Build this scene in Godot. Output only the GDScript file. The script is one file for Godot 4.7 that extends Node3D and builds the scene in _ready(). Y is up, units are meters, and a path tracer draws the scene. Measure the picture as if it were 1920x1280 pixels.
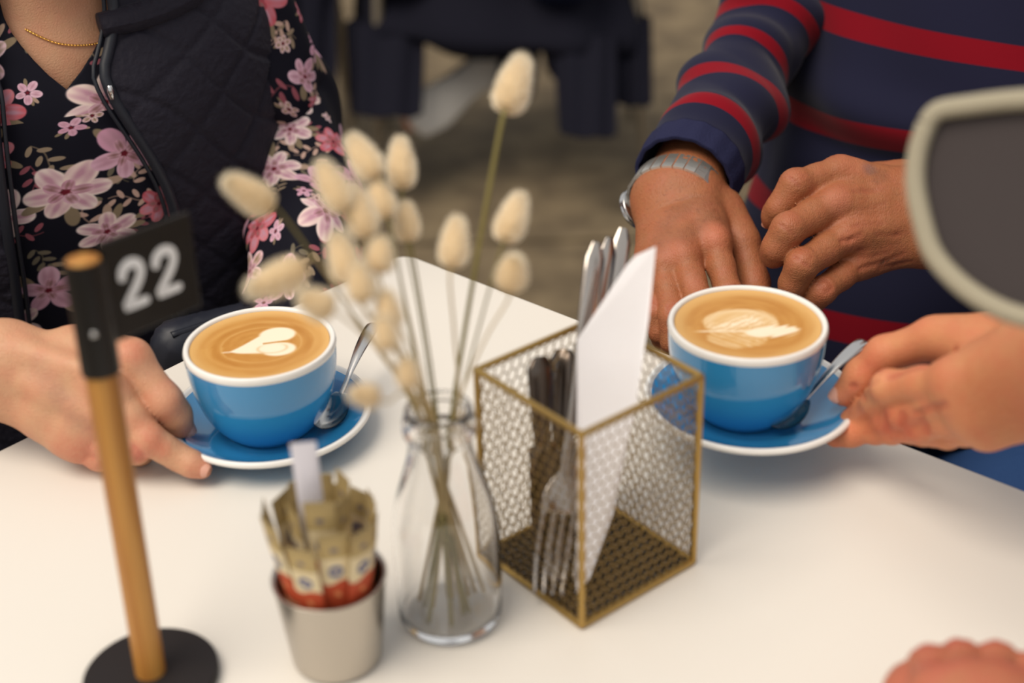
extends Node3D
# A café table for four: two flat whites being served, seen from a seated guest's eye height.

const TAB := 0.75            # height of the table top
var M := {}                  # materials
var names := {}
var noise := FastNoiseLite.new()
var fine := FastNoiseLite.new()


# ---------------------------------------------------------------- mesh builder
class MB:
	var v := PackedVector3Array()
	var uv := PackedVector2Array()
	var c := PackedColorArray()
	var i := PackedInt32Array()
	var n := PackedVector3Array()

	func grid(nu: int, nv: int, from: int, flip := false) -> void:
		for a in nv:
			for b in nu:
				var p := from + a * (nu + 1) + b
				if flip:
					i.append_array([p, p + nu + 2, p + 1, p, p + nu + 1, p + nu + 2])
				else:
					i.append_array([p, p + 1, p + nu + 2, p, p + nu + 2, p + nu + 1])

	func tri(a: Vector3, b: Vector3, d: Vector3) -> void:
		var k := v.size()
		v.append_array([a, b, d])
		uv.append_array([Vector2(a.x, a.y), Vector2(b.x, b.y), Vector2(d.x, d.y)])
		i.append_array([k, k + 1, k + 2])

	func quad(a: Vector3, b: Vector3, d: Vector3, e: Vector3, uvs := []) -> void:
		var k := v.size()
		v.append_array([a, b, d, e])
		if uvs.is_empty():
			uvs = [Vector2(0, 0), Vector2(1, 0), Vector2(1, 1), Vector2(0, 1)]
		uv.append_array(uvs)
		i.append_array([k, k + 1, k + 2, k, k + 2, k + 3])

	func box(o: Vector3, x: Vector3, y: Vector3, z: Vector3) -> void:   # centre and half edges
		var s := [[x, y, z], [-x, z, y], [y, z, x], [-y, x, z], [z, x, y], [-z, y, x]]
		for f in s:
			quad(o + f[0] - f[1] - f[2], o + f[0] - f[1] + f[2], o + f[0] + f[1] + f[2], o + f[0] + f[1] - f[2])

	func smooth_normals(weld := 0.0) -> void:
		n.resize(v.size())
		n.fill(Vector3.ZERO)
		for t in range(0, i.size(), 3):
			var a := i[t]
			var b := i[t + 1]
			var d := i[t + 2]
			var f := (v[d] - v[a]).cross(v[b] - v[a])
			n[a] += f
			n[b] += f
			n[d] += f
		if weld > 0.0:
			var at := {}
			for k in v.size():
				var key := Vector3i((v[k] / weld).round())
				at[key] = at.get(key, Vector3.ZERO) + n[k]
			for k in v.size():
				n[k] = at[Vector3i((v[k] / weld).round())]
		for k in n.size():
			n[k] = n[k].normalized()

	func mesh(smooth := true, weld := 0.0) -> ArrayMesh:
		if not smooth:
			var w := MB.new()
			for k in i:
				w.v.append(v[k])
				w.uv.append(uv[k] if uv.size() else Vector2.ZERO)
				if c.size():
					w.c.append(c[k])
				w.i.append(w.i.size())
			w.smooth_normals()
			return w.pack()
		if n.size() != v.size():
			smooth_normals(weld)
		return pack()

	func pack() -> ArrayMesh:
		var a := []
		a.resize(Mesh.ARRAY_MAX)
		a[Mesh.ARRAY_VERTEX] = v
		a[Mesh.ARRAY_NORMAL] = n
		if uv.size() == v.size():
			a[Mesh.ARRAY_TEX_UV] = uv
		if c.size() == v.size():
			a[Mesh.ARRAY_COLOR] = c
		a[Mesh.ARRAY_INDEX] = i
		var m := ArrayMesh.new()
		m.add_surface_from_arrays(Mesh.PRIMITIVE_TRIANGLES, a)
		return m


# ---------------------------------------------------------------- nodes
func numbered(called: String) -> String:
	var k: int = names.get(called, -1) + 1
	names[called] = k
	return called if k == 0 else "%s_%03d" % [called, k]


func tag(o: Node, label := "", category := "", group := "", kind := "") -> Node:
	for p in [["label", label], ["category", category], ["group", group], ["kind", kind]]:
		if p[1] != "":
			o.set_meta(p[0], p[1])
	return o


func thing(called: String, label: String, category: String, at := Vector3.ZERO, turn := 0.0, group := "") -> Node3D:
	var o := Node3D.new()
	o.name = numbered(called)
	add_child(o)
	o.position = at
	o.rotation.y = turn
	tag(o, label, category, group)
	return o


func part(called: String, m: Mesh, mat: Material, parent: Node, world := false) -> MeshInstance3D:
	var o := MeshInstance3D.new()
	o.name = called
	o.mesh = m
	o.material_override = mat
	parent.add_child(o, true)
	if world:            # its mesh is in scene coordinates
		var p := parent
		var t := Transform3D.IDENTITY
		while p is Node3D and p != self:
			t = p.transform * t
			p = p.get_parent()
		o.transform = t.affine_inverse()
	return o


func loose(called: String, m: Mesh, mat: Material, label: String, category: String, group := "") -> MeshInstance3D:
	var o := part(numbered(called), m, mat, self)
	tag(o, label, category, group)
	return o


func copy(o: Node3D, called: String, label := "") -> Node3D:
	var r: Node3D = o.duplicate()
	r.name = numbered(called)
	add_child(r)
	if label != "":
		r.set_meta("label", label)
	return r


# ---------------------------------------------------------------- shapes
func lathe(prof: Array, seg := 64, mb: MB = null, at := Vector3.ZERO, axis := Basis.IDENTITY) -> MB:   # profile from the bottom middle outwards and up
	if mb == null:
		mb = MB.new()
	var k := mb.v.size()
	var len := [0.0]
	for q in range(1, prof.size()):
		len.append(len[-1] + (prof[q] - prof[q - 1]).length())
	for q in prof.size():
		for s in seg + 1:
			var t := TAU * s / seg
			mb.v.append(at + axis * Vector3(prof[q].x * cos(t), prof[q].y, prof[q].x * sin(t)))
			mb.uv.append(Vector2(float(s) / seg, len[q] / maxf(len[-1], 1e-6)))
	mb.grid(seg, prof.size() - 1, k)
	return mb


func curve2(pts: Array, sub := 6) -> Array:      # smooth polyline through 2D points
	var out := []
	for k in pts.size() - 1:
		var a: Vector2 = pts[maxi(k - 1, 0)]
		var b: Vector2 = pts[k]
		var d: Vector2 = pts[k + 1]
		var e: Vector2 = pts[mini(k + 2, pts.size() - 1)]
		for s in sub:
			out.append(b.cubic_interpolate(d, a, e, float(s) / sub))
	out.append(pts[-1])
	return out


func curve3(pts: Array, sub := 6) -> Array:
	var out := []
	for k in pts.size() - 1:
		var a: Vector3 = pts[maxi(k - 1, 0)]
		var b: Vector3 = pts[k]
		var d: Vector3 = pts[k + 1]
		var e: Vector3 = pts[mini(k + 2, pts.size() - 1)]
		for s in sub:
			out.append(b.cubic_interpolate(d, a, e, float(s) / sub))
	out.append(pts[-1])
	return out


func tube(pts: Array, radii: Variant, seg := 10, mb: MB = null, flat := 1.0, up := Vector3.UP) -> MB:
	if mb == null:
		mb = MB.new()
	var k := mb.v.size()
	var last := pts.size() - 1
	var side := Vector3.ZERO
	var arc := 0.0
	for q in range(-1, last + 2):
		var w := clampi(q, 0, last)
		var t: Vector3 = (pts[mini(w + 1, last)] - pts[maxi(w - 1, 0)]).normalized()
		if side == Vector3.ZERO:
			side = t.cross(up)
			if side.length() < 0.05:
				side = t.cross(Vector3.RIGHT)
		side = (side - t * side.dot(t)).normalized()
		var nn := side.cross(t).normalized()
		var r: float = 0.0 if q != w else (radii[w] if radii is Array else radii)
		if q == w and w > 0:
			arc += (pts[w] - pts[w - 1]).length()
		for s in seg + 1:
			var a := TAU * s / seg
			mb.v.append(pts[w] + side * cos(a) * r + nn * sin(a) * r * flat)
			mb.uv.append(Vector2(float(s) / seg, arc))
	mb.grid(seg, last + 2, k)
	return mb


func rounded_slab(poly: PackedVector2Array, y0: float, y1: float, bevel: float, mb: MB = null) -> MB:    # a polygon in x,z (counter-clockwise seen from +y down), bevelled top edge
	if mb == null:
		mb = MB.new()
	var rings := [[y0, 0.0], [y1 - bevel, 0.0], [y1 - bevel * 0.3, bevel * 0.3], [y1, bevel]]
	var cnt := poly.size()
	var k := mb.v.size()
	var mid := Vector2.ZERO
	for p in poly:
		mid += p / cnt
	for r in rings:
		for s in cnt + 1:
			var p := poly[s % cnt]
			var q: Vector2 = p + (mid - p).normalized() * r[1] * 1.3
			mb.v.append(Vector3(q.x, r[0], q.y))
			mb.uv.append(q)
	mb.grid(cnt, rings.size() - 1, k)
	for top in [0, 1]:
		var c := mb.v.size()
		var base: int = k + (rings.size() - 1) * (cnt + 1) * top
		mb.v.append(Vector3(mid.x, y1 if top else y0, mid.y))
		mb.uv.append(mid)
		for s in cnt + 1:
			mb.v.append(mb.v[base + s])
			mb.uv.append(mb.uv[base + s])
		for s in cnt:
			if top:
				mb.i.append_array([c, c + 1 + s, c + 2 + s])
			else:
				mb.i.append_array([c, c + 2 + s, c + 1 + s])
	return mb


func ring_at(rings: Array, v: float) -> Array:
	var f := clampf(v, 0.0, 1.0) * (rings.size() - 1)
	var k := mini(int(f), rings.size() - 2)
	var t := f - k
	var out := []
	for j in 3:
		var a: Vector3 = rings[maxi(k - 1, 0)][j]
		var b: Vector3 = rings[k][j]
		var d: Vector3 = rings[k + 1][j]
		var e: Vector3 = rings[mini(k + 2, rings.size() - 1)][j]
		out.append(b.cubic_interpolate(d, a, e, t))
	return out


func loft_point(rings: Array, v: float, th: float, ex: float, grow: float) -> Vector3:
	var r := ring_at(rings, v)
	var cs := cos(th)
	var sn := sin(th)
	var x: Vector3 = r[1]
	var z: Vector3 = r[2]
	return r[0] + x * (1.0 + grow / x.length()) * signf(cs) * pow(absf(cs), 2.0 / ex) + z * (1.0 + grow / z.length()) * signf(sn) * pow(absf(sn), 2.0 / ex)


# A garment: rings [centre, half width, half depth], theta 90 degrees is its front. opt: ex, grow, th (Callable v -> Vector2), top (Callable th -> v), disp (Callable th, v, arc -> m), thick
func loft(rings: Array, nu: int, nv: int, opt := {}, mb: MB = null) -> MB:
	if mb == null:
		mb = MB.new()
	var ex: float = opt.get("ex", 2.0)
	var grow: float = opt.get("grow", 0.0)
	var thick: float = opt.get("thick", 0.0)
	var arcs := [0.0]
	for q in range(1, nv + 1):
		arcs.append(arcs[-1] + (ring_at(rings, float(q) / nv)[0] - ring_at(rings, float(q - 1) / nv)[0]).length())
	var girth: float = PI * (rings[0][1].length() + rings[0][2].length())
	var k := mb.v.size()
	for q in nv + 1:
		for s in nu + 1:
			var v := float(q) / nv
			var lim := Vector2(-PI / 2, PI * 1.5)
			if opt.has("th"):
				lim = opt.th.call(v)
			var th := lerpf(lim.x, lim.y, float(s) / nu)
			if opt.has("top"):
				v *= opt.top.call(th)
			var arc: float = lerpf(arcs[int(v * nv)], arcs[mini(int(v * nv) + 1, nv)], v * nv - int(v * nv))
			mb.v.append(loft_point(rings, v, th, ex, grow))
			mb.uv.append(Vector2((th + PI / 2) / TAU * girth, arc))
	var first := mb.i.size()
	mb.grid(nu, nv, k, opt.get("flip", false))
	# displacement along normals
	var tmp := MB.new()
	tmp.v = mb.v.slice(k)
	for j in range(first, mb.i.size()):
		tmp.i.append(mb.i[j] - k)
	tmp.smooth_normals(1e-5)
	if opt.has("disp"):
		for j in tmp.v.size():
			var th: float = mb.uv[k + j].x / girth * TAU - PI / 2
			mb.v[k + j] += tmp.n[j] * opt.disp.call(th, float(j / (nu + 1)) / nv, mb.uv[k + j].y)
	if thick > 0.0:
		var k2 := mb.v.size()
		for j in tmp.v.size():
			mb.v.append(mb.v[k + j] - tmp.n[j] * thick)
			mb.uv.append(mb.uv[k + j])
		mb.grid(nu, nv, k2, not opt.get("flip", false))
		var edge := []
		for s in nu + 1:
			edge.append(s)
		for q in nv:
			edge.append((q + 1) * (nu + 1) + nu)
		for s in range(nu - 1, -1, -1):
			edge.append(nv * (nu + 1) + s)
		for q in range(nv - 1, -1, -1):
			edge.append(q * (nu + 1))
		for e in edge.size() - 1:
			var a: int = edge[e]
			var b: int = edge[e + 1]
			if opt.get("flip", false):
				mb.i.append_array([k + a, k + b, k2 + b, k + a, k2 + b, k2 + a])
			else:
				mb.i.append_array([k + a, k2 + b, k + b, k + a, k2 + a, k2 + b])
	return mb


# ---------------------------------------------------------------- flesh: smooth unions of tapered capsules, meshed by surface nets
# chains: [{bones = [[a, b, ra, rb], ...], k = blend inside, root, k0 = blend at the root, reach}]; each chain joins what came before it
func flesh(chains: Array, cell: float, mb: MB, look: Callable, grooves := [], rough := 0.0) -> void:
	var box := AABB(chains[0].bones[0][0], Vector3.ZERO)
	for ch in chains:
		for b in ch.bones:
			for e in 2:
				var r: float = b[2 + e] + 0.012 + cell * 3
				box = box.merge(AABB(b[e] - Vector3.ONE * r, Vector3.ONE * r * 2))
	var o := box.position
	var nx := int(box.size.x / cell) + 2
	var ny := int(box.size.y / cell) + 2
	var nz := int(box.size.z / cell) + 2
	var field := PackedFloat32Array()
	field.resize(nx * ny * nz)
	field.fill(1.0)
	for ch in chains:
		var cb := AABB(ch.bones[0][0], Vector3.ZERO)
		for b in ch.bones:
			for e in 2:
				var r: float = b[2 + e] + 0.010 + cell * 2
				cb = cb.merge(AABB(b[e] - Vector3.ONE * r, Vector3.ONE * r * 2))
		var lo := Vector3i(((cb.position - o) / cell).floor()).clamp(Vector3i.ZERO, Vector3i(nx - 1, ny - 1, nz - 1))
		var hi := Vector3i(((cb.end - o) / cell).ceil()).clamp(Vector3i.ZERO, Vector3i(nx - 1, ny - 1, nz - 1))
		var sx := hi.x - lo.x + 1
		var sy := hi.y - lo.y + 1
		var sz := hi.z - lo.z + 1
		var own := PackedFloat32Array()
		own.resize(sx * sy * sz)
		own.fill(1.0)
		var k_in: float = ch.get("k", 0.006)
		for b in ch.bones:
			var a: Vector3 = b[0]
			var ab: Vector3 = b[1] - a
			var inv := 1.0 / maxf(ab.length_squared(), 1e-12)
			var ra: float = b[2]
			var dr: float = b[3] - ra
			var reach := maxf(ra, b[3]) + 0.010 + cell * 2
			var bb := AABB(a, Vector3.ZERO).expand(b[1]).grow(reach)
			var bl := Vector3i(((bb.position - o) / cell).floor()).clamp(lo, hi)
			var bh := Vector3i(((bb.end - o) / cell).ceil()).clamp(lo, hi)
			for z in range(bl.z, bh.z + 1):
				for y in range(bl.y, bh.y + 1):
					var at := ((z - lo.z) * sy + y - lo.y) * sx - lo.x
					var p := o + Vector3(bl.x, y, z) * cell - a
					for x in range(bl.x, bh.x + 1):
						var h := clampf(p.dot(ab) * inv, 0.0, 1.0)
						var d := (p - ab * h).length() - ra - dr * h
						var e := own[at + x]
						var w := k_in - absf(d - e)
						d = minf(d, e)
						own[at + x] = d - w * w * 0.25 / k_in if w > 0.0 else d
						p.x += cell
		var root: Vector3 = ch.get("root", Vector3.ZERO)
		var k0: float = ch.get("k0", 0.008)
		var k1: float = ch.get("k1", 0.001)
		var far: float = ch.get("reach", 0.0)
		for z in range(lo.z, hi.z + 1):
			for y in range(lo.y, hi.y + 1):
				var at := ((z - lo.z) * sy + y - lo.y) * sx - lo.x
				var g := (z * ny + y) * nx
				for x in range(lo.x, hi.x + 1):
					var d := own[at + x]
					if d > 0.03:
						continue
					var e := field[g + x]
					var k := k0
					if far > 0.0:
						k = lerpf(k0, k1, clampf((o + Vector3(x, y, z) * cell).distance_to(root) / far, 0.0, 1.0))
					var w := k - absf(d - e)
					d = minf(d, e)
					field[g + x] = d - w * w * 0.25 / k if w > 0.0 else d
	# surface nets
	var first := mb.v.size()
	var id := {}
	var nxy := nx * ny
	var off := [0, 1, nx, nx + 1, nxy, nxy + 1, nxy + nx, nxy + nx + 1]
	var cor := [Vector3(0, 0, 0), Vector3(1, 0, 0), Vector3(0, 1, 0), Vector3(1, 1, 0), Vector3(0, 0, 1), Vector3(1, 0, 1), Vector3(0, 1, 1), Vector3(1, 1, 1)]
	var edges := [[0, 1], [2, 3], [4, 5], [6, 7], [0, 2], [1, 3], [4, 6], [5, 7], [0, 4], [1, 5], [2, 6], [3, 7]]
	var near := cell * 2.0
	for z in nz - 1:
		for y in ny - 1:
			var row := z * nxy + y * nx
			for x in nx - 1:
				if absf(field[row + x]) > near:
					continue
				var g := row + x
				var mask := 0
				for c in 8:
					if field[g + off[c]] < 0.0:
						mask |= 1 << c
				if mask == 0 or mask == 255:
					continue
				var sum := Vector3.ZERO
				var cnt := 0
				for ed in edges:
					var a: int = ed[0]
					var b: int = ed[1]
					if ((mask >> a) & 1) != ((mask >> b) & 1):
						var fa := field[g + off[a]]
						var fb := field[g + off[b]]
						sum += cor[a].lerp(cor[b], fa / (fa - fb))
						cnt += 1
				id[g] = mb.v.size()
				mb.v.append(o + (Vector3(x, y, z) + sum / cnt) * cell)
	var step := [1, nx, nxy]
	for g in id:
		var here := field[g] < 0.0
		for ax in 3:
			if (field[g + step[ax]] < 0.0) == here:
				continue
			var s1: int = step[(ax + 1) % 3]
			var s2: int = step[(ax + 2) % 3]
			if not (id.has(g - s1) and id.has(g - s2) and id.has(g - s1 - s2)):
				continue
			var a: int = id[g - s1 - s2]
			var b: int = id[g - s2]
			var d: int = id[g]
			var e: int = id[g - s1]
			if here:
				mb.i.append_array([a, d, b, a, e, d])
			else:
				mb.i.append_array([a, b, d, a, d, e])
	# creases and pores, then colour
	var t := MB.new()
	t.v = mb.v.slice(first)
	var gi := {}
	for j in range(mb.i.size()):
		if mb.i[j] >= first:
			t.i.append(mb.i[j] - first)
	t.smooth_normals()
	for j in t.v.size():
		var p := t.v[j]
		var push := 0.0
		for gr in grooves:
			var ab: Vector3 = gr[1] - gr[0]
			var h := clampf((p - gr[0]).dot(ab) / maxf(ab.length_squared(), 1e-10), 0.0, 1.0)
			var d2: float = (p - gr[0] - ab * h).length_squared() / (gr[2] * gr[2])
			if d2 < 6.0:
				push -= gr[3] * exp(-d2)
		if rough > 0.0:
			push += noise.get_noise_3dv(p * 1000.0) * rough
		mb.v[first + j] = p + t.n[j] * push
		mb.c.append(look.call(p, t.n[j], push))
	while mb.uv.size() < mb.v.size():
		mb.uv.append(Vector2.ZERO)


# Hand: wrist, elbow side, five chains. f: {thumb = [cmc, mcp, ip, tip], index.. = [mcp, pip, dip, tip]}, w = size factor
func hand_chains(arm: Array, f: Dictionary, w := 1.0, arm_r := [0.027, 0.029], wide := Vector3.ZERO) -> Array:
	var out := []
	var wrist: Vector3 = arm[0]
	var mid: Vector3 = (f.index[0] + f.little[0]) / 2
	var across: Vector3 = (f.index[0] - f.little[0]).normalized() if wide == Vector3.ZERO else wide
	var fore := []
	for s in [-1.0, 0.0, 1.0]:       # a forearm wider than it is thick
		fore.append([wrist + across * s * arm_r[0] * 0.45, arm[1] + across * s * arm_r[1] * 0.35, arm_r[0] * 0.72, arm_r[1] * 0.80])
	out.append({"bones": fore, "k": 0.02})
	var palm := []
	var order := ["index", "middle", "ring", "little"]
	for n in 4:
		var m: Vector3 = f[order[n]][0]
		var s: Vector3 = wrist + across * (0.9 - n * 0.6) * 0.016 * w
		palm.append([s, m, 0.0155 * w, (0.0125 if n < 3 else 0.0115) * w])
		if n > 0:
			palm.append([f[order[n - 1]][0].lerp(wrist, 0.12), m.lerp(wrist, 0.12), 0.011 * w, 0.011 * w])
			palm.append([f[order[n - 1]][0].lerp(wrist, 0.4), m.lerp(wrist, 0.4), 0.0125 * w, 0.0125 * w])
	palm.append([wrist, f.thumb[0], 0.018 * w, 0.016 * w])
	out.append({"bones": palm, "k": 0.011, "k0": 0.02})
	var th: Array = f.thumb
	out.append({"bones": [[th[0], th[1], 0.0165 * w, 0.0128 * w], [th[1], th[2], 0.0120 * w, 0.0108 * w], [th[2], th[2].lerp(th[3], 0.55), 0.0108 * w, 0.0105 * w], [th[2].lerp(th[3], 0.55), th[3], 0.0105 * w, 0.0078 * w]],
		"k": 0.006, "root": th[0], "k0": 0.016, "k1": 0.0012, "reach": th[0].distance_to(th[1]) * 1.1})
	# skin between thumb and index
	out.append({"bones": [[th[0].lerp(th[1], 0.55), f.index[0].lerp(wrist, 0.45), 0.007 * w, 0.008 * w]], "k": 0.01, "k0": 0.018})
	var rad := {"index": 1.0, "middle": 1.04, "ring": 0.98, "little": 0.86}
	for n in order:
		var j: Array = f[n]
		var r: float = rad[n] * w * f.get("fat", 1.0)
		var dorsal: Vector3 = (j[1] - (j[0] + j[3]) / 2)
		dorsal = dorsal.normalized() if dorsal.length() > 0.003 else Vector3.UP
		var bones := [[j[0], j[0].lerp(j[1], 0.5), 0.0112 * r, 0.0098 * r], [j[0].lerp(j[1], 0.5), j[1], 0.0098 * r, 0.0097 * r], [j[1], j[1].lerp(j[2], 0.5), 0.0097 * r, 0.0088 * r], [j[1].lerp(j[2], 0.5), j[2], 0.0088 * r, 0.0085 * r],
			[j[2], j[2].lerp(j[3], 0.6), 0.0085 * r, 0.0083 * r], [j[2].lerp(j[3], 0.6), j[3], 0.0083 * r, 0.0066 * r], [j[1] + dorsal * 0.0008 * w, j[1] + dorsal * 0.0010 * w, 0.0093 * r, 0.0093 * r]]
		out.append({"bones": bones, "k": 0.004, "root": j[0], "k0": 0.012, "k1": 0.0008, "reach": j[0].distance_to(j[1]) * 0.62})
	return out


# a fingernail on the tip of a finger: joints before the tip, tip, and the way its back faces
func nail(dip: Vector3, tip: Vector3, dorsal: Vector3, r: float, mb: MB = null) -> MB:
	if mb == null:
		mb = MB.new()
	var a := (tip - dip).normalized()
	var d := (dorsal - a * dorsal.dot(a)).normalized()
	var s := a.cross(d)
	var k := mb.v.size()
	for q in 9:
		for e in 9:
			var v := q / 8.0
			var u := e / 4.0 - 1.0
			var w := r * 0.86 * (1.0 - 0.28 * pow(absf(v * 2 - 1), 4.0))
			var lift := 1.03 - 0.05 * pow(v * 2.0 - 1.0, 2.0) - (0.04 if e in [0, 8] or q in [0] else 0.0)
			mb.v.append(tip + a * (v * 1.55 - 0.70) * r + s * sin(u * 1.05) * w + d * (cos(u * 1.05) * r * lift - 0.0001))
			mb.uv.append(Vector2(u, v))
	mb.grid(8, 8, k, true)
	return mb


func skin_look(base: Color, red: Color, dark: Color, spots: Array, scale := 1.0) -> Callable:
	return func(p: Vector3, _n: Vector3, push: float) -> Color:
		var a := noise.get_noise_3dv(p * 160.0) * 0.5 + 0.5
		var b := fine.get_noise_3dv(p * 900.0)
		var c := base.lerp(red, clampf(a * 1.3 - 0.35, 0, 1) * 0.55)
		c = c.lerp(dark, clampf(b * 1.4 - 0.25, 0.0, 1.0) * 0.30 * scale)
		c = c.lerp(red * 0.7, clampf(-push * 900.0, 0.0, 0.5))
		for s in spots:
			var d: float = p.distance_to(s[0]) / s[1]
			if d < 1.0:
				c = c.lerp(s[2], s[3] * (1.0 - d * d) * (0.75 + 0.5 * b))
		return c


# ---------------------------------------------------------------- materials
func mat(c: Color, rough := 0.6, metal := 0.0, spec := 0.5) -> StandardMaterial3D:
	var m := StandardMaterial3D.new()
	m.albedo_color = c
	m.roughness = rough
	m.metallic = metal
	m.metallic_specular = spec
	return m


func relief(m: StandardMaterial3D, freq: float, scale: Vector3, depth_cm: float, seed_ := 1, octaves := 3, size := 256) -> StandardMaterial3D:
	var f := FastNoiseLite.new()
	f.seed = seed_
	f.frequency = freq
	f.fractal_octaves = octaves
	var t := NoiseTexture2D.new()
	t.width = size
	t.height = size
	t.seamless = true
	t.noise = f
	m.heightmap_enabled = true
	m.heightmap_texture = t
	m.heightmap_scale = depth_cm
	m.uv1_triplanar = true
	m.uv1_world_triplanar = true
	m.uv1_scale = scale
	return m


func tinted(m: StandardMaterial3D, a: Color, b: Color, freq: float, scale: Vector3, seed_ := 3) -> StandardMaterial3D:   # mottled colour, triplanar
	var f := FastNoiseLite.new()
	f.seed = seed_
	f.frequency = freq
	f.fractal_octaves = 4
	var t := NoiseTexture2D.new()
	t.width = 256
	t.height = 256
	t.seamless = true
	t.noise = f
	var g := Gradient.new()
	g.set_color(0, a)
	g.set_color(1, b)
	g.set_offset(0, 0.25)
	g.set_offset(1, 0.75)
	t.color_ramp = g
	m.albedo_texture = t
	m.albedo_color = Color.WHITE
	m.uv1_triplanar = true
	m.uv1_world_triplanar = true
	m.uv1_scale = scale
	return m


func skin_mat(sub := 0.06) -> StandardMaterial3D:
	var m := mat(Color.WHITE, 0.48, 0.0, 0.42)
	m.vertex_color_use_as_albedo = true
	m.subsurf_scatter_enabled = true
	m.subsurf_scatter_strength = sub
	return relief(m, 0.06, Vector3.ONE * 40.0, 0.045, 5, 4)


func lin(r: int, g: int, b: int) -> Color:       # an 8-bit sRGB colour as a linear value, for vertex colours
	return Color8(r, g, b).srgb_to_linear()


func disc_paint(im: Image, c: Vector2, ax: Vector2, wide: float, col: Color, soft := 0.15, rim: Variant = null) -> void:    # an ellipse with half axis ax, width ratio wide
	var r := ax.length()
	var w := maxf(r, r * wide)
	for y in range(maxi(int(c.y - w), 0), mini(int(c.y + w) + 1, im.get_height())):
		for x in range(maxi(int(c.x - w), 0), mini(int(c.x + w) + 1, im.get_width())):
			var d := Vector2(x, y) - c
			var u := d.dot(ax) / (r * r)
			var v := d.dot(ax.orthogonal()) / (r * r * wide)
			var q := sqrt(u * u + v * v)
			if q < 1.0:
				var k := clampf((1.0 - q) / soft, 0.0, 1.0)
				var cc := col
				if rim != null:
					cc = (rim as Color).lerp(col, clampf(q * 1.25 - 0.1 + 0.22 * sin(v * 9.0 + c.x), 0, 1))
				im.set_pixel(x, y, im.get_pixel(x, y).lerp(cc, k))


func bloom(im: Image, c: Vector2, r: float, turn: float, petals: int, col: Color, heart: Color, inner: Color) -> void:
	for p in petals:
		var a := turn + TAU * p / petals
		var d := Vector2.from_angle(a)
		var g := 0.85 + 0.3 * fposmod(sin(p * 12.9 + c.x) * 43.7, 1.0)
		disc_paint(im, c + d * r * 0.60 * g, d * r * 0.46 * g, 0.72, col.lerp(Color(1, 1, 1), 0.25 * fposmod(c.y * 0.37 + p * 0.31, 1.0)), 0.12, inner)
	disc_paint(im, c, Vector2(r * 0.24, 0), 1.0, heart, 0.7)
	for p in 7:
		disc_paint(im, c + Vector2.from_angle(p * 0.9 + turn) * r * 0.22, Vector2(r * 0.06, 0), 1.0, inner, 0.6)


func sprig(im: Image, a: Vector2, b: Vector2, col: Color, n: int, r: float) -> void:
	var d := (b - a)
	for s in 60:
		disc_paint(im, a + d * s / 60.0 + d.orthogonal() * 0.08 * sin(s * 0.1), Vector2(2.2, 0), 1.0, col.darkened(0.3), 0.6)
	for s in n:
		var p := a + d * (s + 0.5) / n
		var e := d.orthogonal().normalized() * (1 if s % 2 else -1)
		disc_paint(im, p + e * r * 0.8, (e + d.normalized() * 0.7).normalized() * r, 0.45, col, 0.15)


# Floral print, a metre repeat of u and v is 0.5 m
func floral() -> ImageTexture:
	var im := Image.create(1024, 1024, false, Image.FORMAT_RGB8)
	im.fill(Color8(21, 21, 32))
	var rng := RandomNumberGenerator.new()
	rng.seed = 77
	var pink := [Color8(226, 178, 200), Color8(236, 196, 206), Color8(216, 160, 186), Color8(238, 214, 206)]
	for k in 70:
		var p := Vector2(rng.randf() * 1024, rng.randf() * 1024)
		sprig(im, p, p + Vector2.from_angle(rng.randf() * TAU) * rng.randf_range(60, 130), [Color8(150, 132, 112), Color8(196, 164, 150), Color8(112, 104, 88), Color8(150, 84, 96)][k % 4], 6, 14)
	var taken := []
	for k in 400:
		var big := rng.randf_range(44, 72) if k < 120 else rng.randf_range(15, 26)
		var p := Vector2(rng.randf() * 1024, rng.randf() * 1024)
		var clear := true
		for q in taken:
			clear = clear and p.distance_to(q[0]) > (big + q[1]) * 0.86
		if not clear or taken.size() > 74:
			continue
		taken.append([p, big])
		var red := k % 6 == 0
		for w in 3:
			var a := rng.randf() * TAU
			disc_paint(im, p + Vector2.from_angle(a) * big * 0.95, Vector2.from_angle(a) * big * 0.42, 0.4, Color8(138, 122, 100) if w else Color8(176, 150, 132), 0.15)
		bloom(im, p, big, rng.randf() * TAU, 5 if k % 3 else 6, Color8(200, 88, 100) if red else pink[k % 4], Color8(116, 30, 44), Color8(150, 128, 100) if k % 4 == 1 else Color8(196, 148, 166))
		if big > 40:
			bloom(im, p + Vector2(3, 2), big * 0.5, rng.randf() * TAU, 5, (Color8(176, 60, 74) if red else Color8(206, 150, 172)), Color8(110, 30, 44), Color8(150, 110, 110))
	return ImageTexture.create_from_image(im)


func stripes(period: float, wide: float, base: Color, red: Color, shift := 0.0) -> ImageTexture:   # one period along v, with the knit's ribs across
	var im := Image.create(64, 512, false, Image.FORMAT_RGB8)
	for y in 512:
		var on := fposmod(float(y) / 512 + shift, 1.0) < wide / period
		for x in 64:
			var k := 0.90 + 0.10 * sin(x * TAU / 4.0) * sin(y * TAU / 6.0)
			var c := red if on else base
			im.set_pixel(x, y, Color(c.r * k, c.g * k, c.b * k))
	return ImageTexture.create_from_image(im)


func denim() -> ImageTexture:
	var im := Image.create(256, 256, false, Image.FORMAT_RGB8)
	var rng := RandomNumberGenerator.new()
	rng.seed = 4
	for y in 256:
		for x in 256:
			var k := 0.5 + 0.22 * sin(x * TAU / 4.0) + 0.15 * sin(y * TAU / 4.0) + rng.randf_range(-0.18, 0.18)
			im.set_pixel(x, y, Color8(24, 44, 84).lerp(Color8(74, 108, 156), clampf(k * 0.75, 0, 1)))
	return ImageTexture.create_from_image(im)


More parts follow.
